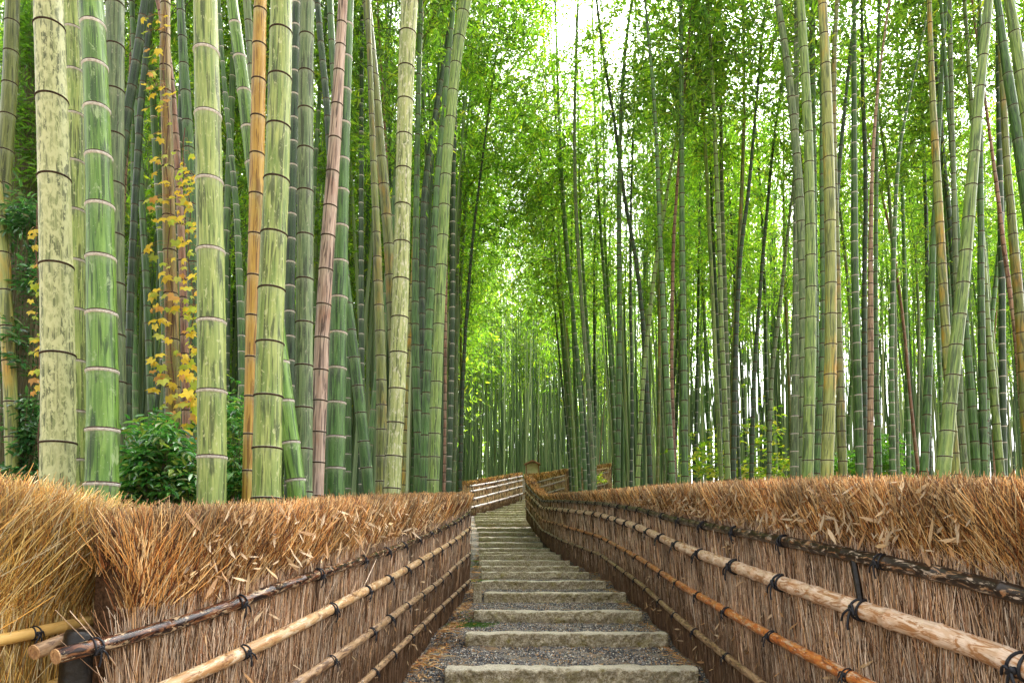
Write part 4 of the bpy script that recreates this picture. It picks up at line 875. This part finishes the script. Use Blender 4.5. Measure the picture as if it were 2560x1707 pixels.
 ('2490,-20,14 2500,46,16 2507,109,18 2519,186,21 2532,266,22 2545,350,23 2556,435,24 2568,520,24 2590,700,25', .12, 'mid', 'dark green culm slanting off the top right of the picture', False, 8.2, [46,109,186,266,350,430]),
 ('2518,-25,20 2522,0,20 2536,82,24 2550,182,25 2564,270,26 2590,450,28', .12, 'lime', 'bright yellow-green culm slanting out of the top right corner', False, 7.4, [82,182,284]),
 ('2503,150,12 2505,191,12 2511,300,15 2514,360,15 2517,421,16 2524,486,17 2530,551,19 2534,617,20 2541,686,21 2547,751,22 2553,840,22 2562,1000,23', .115, 'olive', 'olive culm leaning left against the right picture edge', False, 8.8, None),
 ('2461,237,6 2479,371,7 2496,497,9 2507,600,10 2523,715,10 2538,830,10 2546,925,10 2556,1060,10', .055, 'red', 'thin dark red culm slanting near the right edge', False, 9.8, None),
 ('2500,600,10 2490,700,10 2480,784,10 2472,900,11 2466,1060,11', .08, 'mid', 'slim green culm leaning right between the upright green culm and the light leaning one', False, 12.5, None),
 ('2190,560,9 2189,700,10 2190,940,13 2195,1098,15 2197,1215,16', .10, 'mid', 'green culm right beside the foot of the pinkish tan culm', False, 10.9, None),
 ('2396,600,10 2404,700,12 2416,837,15 2422,918,16 2426,960,18 2432,1044,19 2438,1120,20 2444,1225,20', .115, 'mid', 'dark green culm leaning left behind the big leaning culm', False, 9.7, None),
 ('2396,880,13 2400,1002,15 2403,1088,17 2411,1166,18 2414,1225,18', .10, 'grey', 'grey-green culm showing right of the foot of the big leaning culm', False, 9.4, None),
 ('2368,0,5 2372,115,7 2379,268,8 2385,383,9 2387,574,11 2388,700,12 2390,820,12 2391,1100,12', .09, 'dark', 'dark green culm in the gap right of the tall olive culm', False, 13.0, None),
 ('2338,-10,8 2339,150,9 2342,300,9 2347,450,9', .08, 'mid', 'slim green culm close beside the tall olive culm top', False, 13.0, None),
 ('2340,180,9 2347,230,9 2357,383,10 2372,520,11 2380,640,11', .085, 'dark', 'dark slim culm leaning left under the top right foliage', False, 12.6, None),
]
for s, D, typ, lab, white, d, nodes in CULMS:
    culm(L_(s), D, typ, lab, white, d, nodes, H=(13.0 if (d or 9) < 6.2 else 15+rnd.random()*3))

# individual culms of the grove behind (copies of a few built ones)
def proto(seed, typ, H, crowns, r=0.05):
    rs = random.Random(seed); a = rs.random()*6.28; bend = rs.uniform(0.1, 0.6)
    q = np.linspace(0, 1, 26); C = np.stack([bend*q**2.4*math.cos(a)*1.2+0.06*np.sin(q*9), bend*q**2.4*math.sin(a)+0*q, H*q], 1)
    R = r*(1-0.72*q**1.3); L = np.concatenate([[0], np.cumsum(np.linalg.norm(np.diff(C, axis=0), axis=1))])
    ns = []; z = 0.15
    while z < L[-1]-0.4: ns.append(z); z += 0.17+0.15*min(1, z/4)
    J, *_ = stalk_mesh(C, R, ns, SM[typ], 9, True, rh=0.011)
    st = J.build('stalk', [SM[typ], RING_W if seed % 2 else RING_M, RING_G], smooth=True, link=False)
    return st, H, C
PROTO = []
for i, (typ, H, r) in enumerate([('mid', 16, .05), ('dark', 17, .048), ('grey', 15.5, .05), ('mid', 18, .055), ('lime', 16, .046), ('dark', 15, .042), ('olive', 16.5, .048), ('mid', 17.5, .045)]):
    PROTO.append(proto(i, typ, H, None, r))
RP = proto(20, 'red', 12, None, .035)
def grove(px, d, region, kind=None, sc=1.0, far=False, fol=True):
    x = (px-PX0)/F0*d; z = float(ground_z(x, d))
    st, H, C = RP if kind == 'red' else rnd.choice(PROTO)
    lab, grp = region
    r = empty('bamboo_culm', (x, d, z-0.05), lab, 'bamboo', grp)
    r.rotation_euler = (rnd.gauss(0, 0.035), rnd.gauss(0, 0.045), rnd.random()*6.28); s = sc*rnd.uniform(0.9, 1.12); r.scale = (s, s, s)
    o = bpy.data.objects.new('stalk', st); COL.objects.link(o); o.parent = r
    if kind != 'red' and fol:
        k = int(len(C)*(rnd.uniform(0.34, 0.5) if region is REG['L'] else rnd.uniform(0.42, 0.58))); f = bpy.data.objects.new('foliage', rnd.choice(CROWNS_FAR if far else CROWNS)); COL.objects.link(f); f.parent = r
        f.location = C[k]; f.rotation_euler = (0, 0, rnd.random()*6.28); f.scale = (1.1, 1.1, (C[-1, 2]-C[k, 2])/8.3)
    return r
REG = {
 'L': ('slim background culm standing deep in the dark left grove behind the thick culms', 'slim culms deep in the left grove'),
 'C': ('slim distant culm in the dense stand around the head of the stairs', 'distant culms around the stair head'),
 'R': ('slim background culm standing in the right grove against the bright sky', 'slim culms deep in the right grove'),
}
def ok(px, d):
    x = (px-PX0)/F0*d
    if 1148 < px < 1420 and d < 46: return False
    if 1415 < px < 1532 and d < 50 and rnd.random() < 0.6: return False
    if d < 12 and px < 1177: return d > np.interp(px, [r[0] for r in LF], [r[1] for r in LF])+3.5 and d > 8.5
    if px > 1300 and d < 30 and x < float(xr(min(d, 27)))+0.8: return False
    if px < 1180 and x > float(xl(min(d, 11)))-0.9: return False
    return True
cnt = 0; placed = []
while cnt < 198:
    u = rnd.random()
    if u < 0.36: px, d, k = rnd.uniform(-150, 1120), rnd.uniform(8.5, 30), 'L'
    elif u < 0.66: px, d, k = rnd.uniform(1050, 1560), rnd.uniform(18, 62), 'C'
    else: px, d, k = rnd.uniform(1440, 2750), rnd.uniform(12.5, 32), 'R'
    if not ok(px, d): continue
    x = (px-PX0)/F0*d
    if any((x-a)**2+(d-b)**2 < 0.5 for a, b in placed): continue
    placed.append((x, d)); grove(px, d, REG[k], far=d > 26, kind='red' if rnd.random() < 0.03 else None); cnt += 1

for px, d, dx in [(1110, 13, .5), (1125, 17, .6), (1100, 21, .7), (1130, 26, .9), (1140, 31, 1.2), (1142, 23, .8), (1430, 22, -2.3), (1445, 18, -2.2), (1490, 14.5, -2.6), (1480, 17.2, -2.8), (1470, 15.6, -2.5), (1440, 20, -2.6), (1432, 24, -2.6), (1545, 16.5, -1.6), (1550, 20, -1.4), (1540, 24, -1.6), (1537, 29, -1.8), (1560, 33, -2.0), (1446, 27, -1.4), (1128, 28, 1.6), (1140, 36, 1.8), (1450, 20, -1.3), (1435, 25, -1.2), (1490, 16.5, -1.3), (1440, 31, -1.6), (1470, 36, -1.4)]:
    r = grove(px, d, REG['C'], far=d > 28); r.rotation_euler = (0, math.atan2(dx*0.3, 14), 0)
    for f in r.children:                                     # crowns reach out over the path
        if f.name.startswith('foliage'): f.rotation_euler = (0, math.atan2(dx*1.25, 7.5), 0); f.scale = (1.25, 1.2, 0.95)

# the far wood that reads as one mass
def thicket():
    J = Join(); V0 = []; r0 = []; cols = []
    rs = np.random.default_rng(77); n = 1500
    u = rs.random(n)
    px = np.where(u < 0.45, rs.uniform(-250, 1150, n), np.where(u < .82, rs.uniform(1100, 1720, n), rs.uniform(1650, 2900, n))); d = np.where(u < 0.45, rs.uniform(24, 60, n), np.where(u < .82, rs.uniform(46, 95, n), rs.uniform(36, 60, n)))
    x = (px-PX0)/F0*d; z = ground_z(x, d); q = np.linspace(0, 1, 5); H = np.where(u < .45, rs.uniform(14, 20, n), np.where(u < .82, rs.uniform(18, 27, n), rs.uniform(21, 26, n))); lx = rs.normal(0, 0.9, n)
    pts = np.stack([np.stack([x+lx*t*t, d, z-0.1+H*t], 1) for t in q])
    V, Q, k = prisms(pts, np.full(n, 0.046)*rs.uniform(.8, 1.3, n), 0.35, 5)
    pal = np.array([(0.13, 0.20, 0.09), (0.21, 0.30, 0.14), (0.06, 0.11, 0.05), (0.36, 0.43, 0.24)]); C = np.repeat(pal[rs.choice(4, n)], k, 0)
    n2 = 2100; u2 = rs.random(n2)**1.25; px2 = np.where(u2 < .3, rs.uniform(-250, 1130, n2), np.where(u2 < .62, rs.uniform(1090, 1600, n2), rs.uniform(1430, 2750, n2)))
    d2 = np.where(u2 < .3, rs.uniform(13, 34, n2), np.where(u2 < .62, rs.uniform(44, 75, n2), rs.uniform(22, 46, n2)))
    keep = ~((px2 > 1148) & (px2 < 1420) & (d2 < 46)) & ~((px2 > 1400) & (px2 < 1535) & (d2 < 50)); px2, d2 = px2[keep], d2[keep]; n2 = len(px2); x2 = (px2-PX0)/F0*d2; z2 = ground_z(x2, d2); l2 = rs.normal(0, .45, n2); H2 = rs.uniform(12, 17, n2)
    pts2 = np.stack([np.stack([x2+l2*t+0.5*l2*t*t, d2, z2-0.1+H2*t], 1) for t in np.linspace(0, 1, 5)])
    V2, Q2, k2 = prisms(pts2, np.full(n2, 0.043)*rs.uniform(.7, 1.25, n2), 0.35, 6); J.add(V2, Q2, col=np.repeat(pal[rs.choice(4, n2, p=[.34, .22, .3, .14])]*rs.uniform(.8, 1.2, (n2, 1)), k2, 0), m=1)
    J.add(V, Q, col=C, m=1)
    m = 300000; i = rs.integers(0, n, m); lo = np.where(u[i] < .45, 0.30, np.where(u[i] < .82, 0.42, 0.60)); t = lo+(1-lo)*rs.random(m); rad = 2.2*(1.15-t)
    c = np.stack([x[i]+lx[i]*t*t, d[i], z[i]+H[i]*t], 1)+rs.normal(0, 1, (m, 3))*rad[:, None]*np.array((0.55, 0.55, 0.35))
    dd = nrm(rs.normal(0, .7, (m, 3))+np.array((0, 0, -0.5)))
    V, Q, cc = leaf_cloud(c, dd, rs.uniform(.22, .48, m), rs.uniform(.03, .06, m), (GPAL*0.75+np.array([0.045, 0.045, 0.03]))[rs.choice(6, m, p=[.2, .28, .14, .20, .06, .12])]*rs.uniform(.75, 1.15, (m, 1))); J.add(V, Q, col=cc, m=0)  # far leaves greyed and lifted: distance haze put into their colour
    m = 90000; left = rs.random(m) < 0.5                       # leafy undergrowth filling the far edge
    px = np.where(left, rs.uniform(-300, 1150, m), rs.uniform(1080, 1700, m)); d = np.where(left, rs.uniform(56, 66, m), rs.uniform(92, 104, m)); x = (px-PX0)/F0*d
    c = np.stack([x, d, ground_z(x, d)+rs.uniform(0, 16, m)], 1); dd = nrm(rs.normal(0, .7, (m, 3))+np.array((0, 0, -0.5)))
    V, Q, cc = leaf_cloud(c, dd, rs.uniform(.35, .7, m), rs.uniform(.06, .11, m), (GPAL*0.75+np.array([0.045, 0.045, 0.03]))[rs.choice(6, m, p=[.2, .28, .14, .20, .06, .12])]*rs.uniform(.75, 1.15, (m, 1))); J.add(V, Q, col=cc, m=0)  # same haze-greyed leaf colours
    tag(J.build('far_bamboo_wood', [LEAF, TWIG]), 'dense far bamboo wood of thin stems and bright leaves behind the grove', 'bamboo wood', kind='stuff')
thicket()

# ------------------------------------------------------------------ vines, shrubs, undergrowth
def lobed(c, N, up, s):
    """one maple/grape like leaf, n-gon as a fan"""
    b = np.cross(up, N); out = [(0, -0.05), (0.28, -0.32), (0.52, -0.12), (0.44, 0.12), (0.62, 0.42), (0.26, 0.40), (0, 0.85), (-0.26, 0.40), (-0.62, 0.42), (-0.44, 0.12), (-0.52, -0.12), (-0.28, -0.32)]
    ku, kv, kc = rnd.uniform(.7, 1.15), rnd.uniform(.75, 1.25), rnd.uniform(-.2, .9)
    V = [c+b*(u*s*ku)-up*(v*s*kv)-N*(kc*s*(abs(u)**1.5+0.5*max(v, 0)**2)) for u, v in out]+[c-up*(0.2*s)+N*0.05*s]
    T = [(i, (i+1) % 12, 12) for i in range(12)]
    return V, T
def vine(label, line, spread, n, size, d, seed, ybias=None):
    rs = np.random.default_rng(seed); ys = [p[1] for p in line][::-1]; xs = [p[0] for p in line][::-1]
    line = sorted(line, key=lambda p: p[1]); ys = [p[1] for p in line]; xs = [p[0] for p in line]
    base = P(xs[-1], ys[-1], d); root = empty('climbing_vine', (base[0], d, float(ground_z(base[0], d))), label, 'vine', 'yellow vines on the left culms')
    yy = np.linspace(ys[0]-30, 1280, 60); pts = np.array([P(np.interp(y, ys, xs)+5*math.sin(y/37), y, d-0.075) for y in yy])
    V, Q, T, uv = tube(pts, np.full(60, 0.004), 6); child(mk('vine_stem', V, Q, T, mats=[flat_mat('vine_bark', (0.14, 0.07, 0.04))], uv=uv), root)
    pal = np.array([(0.70, 0.52, 0.03), (0.75, 0.60, 0.06), (0.40, 0.50, 0.04), (0.66, 0.36, 0.08), (0.56, 0.60, 0.10)])
    J = Join(); JT = []
    for i in range(n):
        y = rs.uniform(ys[0], ys[-1]); a, b = spread; x = np.interp(y, ys, xs)+rs.uniform(a, b)
        c = P(x, y, d-0.10-rs.uniform(0, 0.10)); N = nrm(np.array((rs.normal(0, .35), -1, 0.75+rs.normal(0, .35)))); up = nrm(np.array((rs.normal(-0.15, .45), 0, 1.0))); up = nrm(up-N*N.dot(up))
        V, T = lobed(c, N, up, size*(0.85+0.55*(y-ys[0])/(ys[-1]-ys[0]))*rs.uniform(0.5, 1.25)); ci = pal[rs.choice(5, p=[.24, .24, .26, .10, .16])]*rs.uniform(.8, 1.15)
        J.add(V, T=T, col=ci); s = P(np.interp(y, ys, xs), y-8, d-0.07); JT.append(np.stack([s, (s+c)/2+np.array((0, 0, 0.02)), c]))
    child(J.build('vine_leaves', [IVY]), root)
    Pp = np.array(JT).transpose(1, 0, 2); V, Q, k = prisms(Pp, np.full(len(JT), 0.0015)); child(mk('leaf_stalks', V, Q, mats=[TWIG], col=np.tile((0.35, 0.16, 0.05), (len(V), 1))), root)
vine('long yellow vine climbing the brown-orange culm from top to bottom', [(412,10),(412,153),(417,306),(421,459),(424,634),(431,857),(434,1060)], (-62, 22), 125, 0.054, 4.95, 1)
vine('yellow vine thick with leaves on the dull green culm beside the thick pale culm', [(459,350),(468,459),(474,600),(480,760),(482,900),(482,1160)], (-28, 26), 150, 0.054, 5.0, 2)
vine('small orange vine at the left behind the lichen-covered culm', [(88,540),(96,640),(100,760),(102,880),(100,980)], (-24, 8), 26, 0.055, 4.9, 3)

def shrub(label, spots, n, L, W, pal, d, dz=0.35, mat=None, cat='shrub', name='evergreen_shrub', compound=True, kind=None, group=None):
    """spots: (px, py, rx, ry) leaf volume seen in the photo"""
    base = P(spots[0][0], spots[0][1], d); gz = float(ground_z(base[0], d)); root = empty(name, (base[0], d, gz), label, cat, group)
    C = []; D = []; B = []
    for (px, py, rx, ry, wt) in spots:
        m = int(n*wt/5)
        c = np.array([P(px+rx*a, py+ry*b, d+e) for a, b, e in zip(rng.normal(0, .5, m), rng.normal(0, .5, m), rng.uniform(-dz, dz, m))])
        foot = np.array((base[0], d, gz)); 
        for k in range(0, m, 3):
            mid = (c[k]+foot)/2+rng.normal(0, 0.06, 3); mid[2] = foot[2]+(c[k][2]-foot[2])*0.6; B.append(np.array([foot+rng.normal(0, .03, 3)*np.array((1, 1, 0)), mid, c[k]]))
        dirs = nrm(np.stack([rng.normal(0, 1, m), rng.normal(-0.35, .7, m), rng.normal(0.1, .5, m)], 1))
        for j in range(5):                                   # sprays of paired leaflets
            t = (j//2)*L*0.6; sgn = (-1)**j; side = nrm(np.cross(dirs, np.array((0, 0, 1.0)))+1e-3)
            p = c+dirs*t; dd = nrm(dirs*(1.2 if j == 4 else 0.7)+side*sgn*(0 if j == 4 else 0.8)+np.array((0, 0, -0.35))+rng.normal(0, .15, (m, 3)))
            C.append(p); D.append(dd)
    C = np.concatenate(C); D = np.concatenate(D); m = len(C); r = np.array((0, 0, 1.0))+rng.normal(0, .35, (m, 3)); b = nrm(np.cross(D, r)); nn = np.cross(b, D); nn *= np.sign(nn[:, 2:3]+1e-6)
    LL = (L*rng.uniform(.6, 1.2, m))[:, None]; WW = (W*rng.uniform(.7, 1.2, m))[:, None]
    V = np.stack([C, C+D*LL*.3+b*WW+nn*WW*.35, C+D*LL*.65+b*WW*.7+nn*WW*.3, C+D*LL-nn*LL*.12, C+D*LL*.65-b*WW*.7+nn*WW*.3, C+D*LL*.3-b*WW+nn*WW*.35], 1).reshape(-1, 3)
    i = (np.arange(m)*6)[:, None, None]; Q = (i+np.array([(0, 1, 2, 3), (0, 3, 4, 5)])[None]).reshape(-1, 4)
    pal = np.array(pal); cc = np.repeat(pal[rng.choice(len(pal), m)]*rng.uniform(.75, 1.25, (m, 1)), 6, 0)
    child(mk('foliage', V, Q, mats=[mat or SHRUB], col=cc), root)
    Pp = np.array(B).transpose(1, 0, 2); V, Q, k = prisms(Pp, np.full(len(B), 0.004)); child(mk('stems', V, Q, mats=[TWIG], col=np.tile((0.10, 0.09, 0.04), (len(V), 1))), root)
DG = [(0.06, 0.24, 0.04), (0.10, 0.34, 0.06), (0.03, 0.13, 0.03), (0.20, 0.42, 0.10), (0.30, 0.40, 0.08)]
shrub('glossy dark green shrub below the yellow vines, above the left fence', [(360,1165,55,60,1.0),(430,1220,80,35,1.0),(330,1230,36,36,.5),(405,1120,50,45,.35),(470,1175,36,60,.5),(385,1070,60,30,.12)], 1500, 0.075, 0.014, DG, 4.35)
shrub('glossy green shrub between the thick pale culm and the orange culm', [(590,1150,25,90,1),(585,1040,20,60,.4),(600,1230,25,30,.5)], 900, 0.07, 0.014, DG, 5.0)
shrub('dark evergreen shrub with long leaves at the left picture edge', [(36,860,26,80,.35),(72,1080,26,80,.7),(56,560,40,50,.4),(84,700,22,80,.35),(75,1180,36,40,.4)], 1900, 0.085, 0.014, [(0.045, 0.16, 0.05), (0.07, 0.22, 0.06), (0.03, 0.10, 0.035), (0.12, 0.30, 0.09)], 5.5)
shrub('bright feathery bamboo spray left of the lichen-covered culm near the top', [(80,120,25,110,1),(60,300,50,90,.7),(90,440,30,80,.5)], 1700, 0.11, 0.009, [(0.10, 0.26, 0.03), (0.16, 0.33, 0.04), (0.06, 0.16, 0.02)], 6.6, mat=LEAF, cat='bamboo spray', name='young_bamboo')
YB = [(0.20, 0.34, 0.04), (0.30, 0.42, 0.06), (0.12, 0.26, 0.03), (0.45, 0.45, 0.08)]
shrub('bright yellow-green bush beyond the right fence under the bright opening', [(1765,1150,70,80,.7),(1900,1120,90,110,.7),(1960,1175,80,50,.6),(1840,1185,80,25,.5)], 480, 0.20, 0.05, YB, 19, 1.5, mat=LEAF, name='sunlit_bush')
shrub('green bush low in the right grove left of the tall olive culm', [(2215,1150,40,60,1),(2120,1170,50,35,.6)], 900, 0.18, 0.045, [(0.08, 0.24, 0.04), (0.14, 0.32, 0.05)], 17, 1.2, mat=LEAF, name='sunlit_bush')
shrub('small bright bush in front of the farthest fence', [(1500,1198,12,10,1)], 120, 0.16, 0.045, YB, 40, 0.5, mat=LEAF, name='sunlit_bush')
# moss and small weeds on the path, fallen leaves
def litter():
    n = 2600; J = Join()
    y = 4.0+14*rng.random(n)**1.6; sd = rng.random(n) < 0.72
    lx = np.interp(y, [2.3, 3.8, 5.3, 7.4, 8.9, 11, 13, 30], [-2.2, -.95, -.88, -.79, -.73, -.67, -.75, -1.5]); rx = np.interp(y, RFP[:, 1], RFP[:, 0])
    x = np.where(sd, lx+np.abs(rng.normal(0, 0.10, n)), rx-0.03-np.abs(rng.normal(0, 0.08, n)))
    z = path_level(y)+0.012+0.01*rng.random(n)
    c = np.stack([x, y, z], 1); d = nrm(np.stack([rng.normal(0, 1, n), rng.normal(0, 1, n), rng.normal(0, .15, n)], 1))
    b = nrm(np.cross(d, np.array((0, 0, 1.0))+rng.normal(0, .3, (n, 3)))); L = (0.03+0.04*rng.random(n))[:, None]; W = L*0.13
    V = np.stack([c-d*L, c+b*W+np.array((0, 0, .004)), c+d*L, c-b*W], 1).reshape(-1, 3); Q = (np.arange(n)*4)[:, None]+np.arange(4)[None]
    pal = np.array([(0.55, 0.27, 0.09), (0.62, 0.38, 0.16), (0.40, 0.17, 0.06), (0.60, 0.44, 0.22)])
    tag(mk('leaf_litter', V, Q, mats=[DRY], col=np.repeat(pal[rng.choice(4, n)], 4, 0)), 'orange brown leaf litter along both edges of the path', 'leaf litter', kind='stuff')
    # moss
    N = 14000; ms = [(1178, 1555, 8.35, .26, .35), (1195, 1445, 12.2, .25, .5), (1200, 1400, 16, .3, .8), (1340, 1368, 20.9, .2, .2), (1700, 1700, 5.3, .2, .1)]
    c = []
    for px, py, d, rx_, ry_ in ms:
        q = P(px, py, d); m = N//5; xx = q[0]+rng.normal(0, rx_*.5, m); yy = d+rng.normal(0, ry_*.5, m); c.append(np.stack([xx, yy, path_level(yy)+.004], 1))
    c = np.concatenate(c); m = len(c); d = nrm(rng.normal(0, .5, (m, 3))+np.array((0, 0, 1.0)))
    V, Q, cc = leaf_cloud(c, d, rng.uniform(.01, .03, m), rng.uniform(.003, .006, m), np.array([(0.06, 0.16, 0.02), (0.10, 0.22, 0.03), (0.04, 0.10, 0.02)])[rng.choice(3, m)])
    tag(mk('moss', V, Q, mats=[LEAF], col=cc), 'small green moss patches at the ends of the steps', 'moss', kind='stuff')
litter()
print('objects', len(bpy.data.objects))
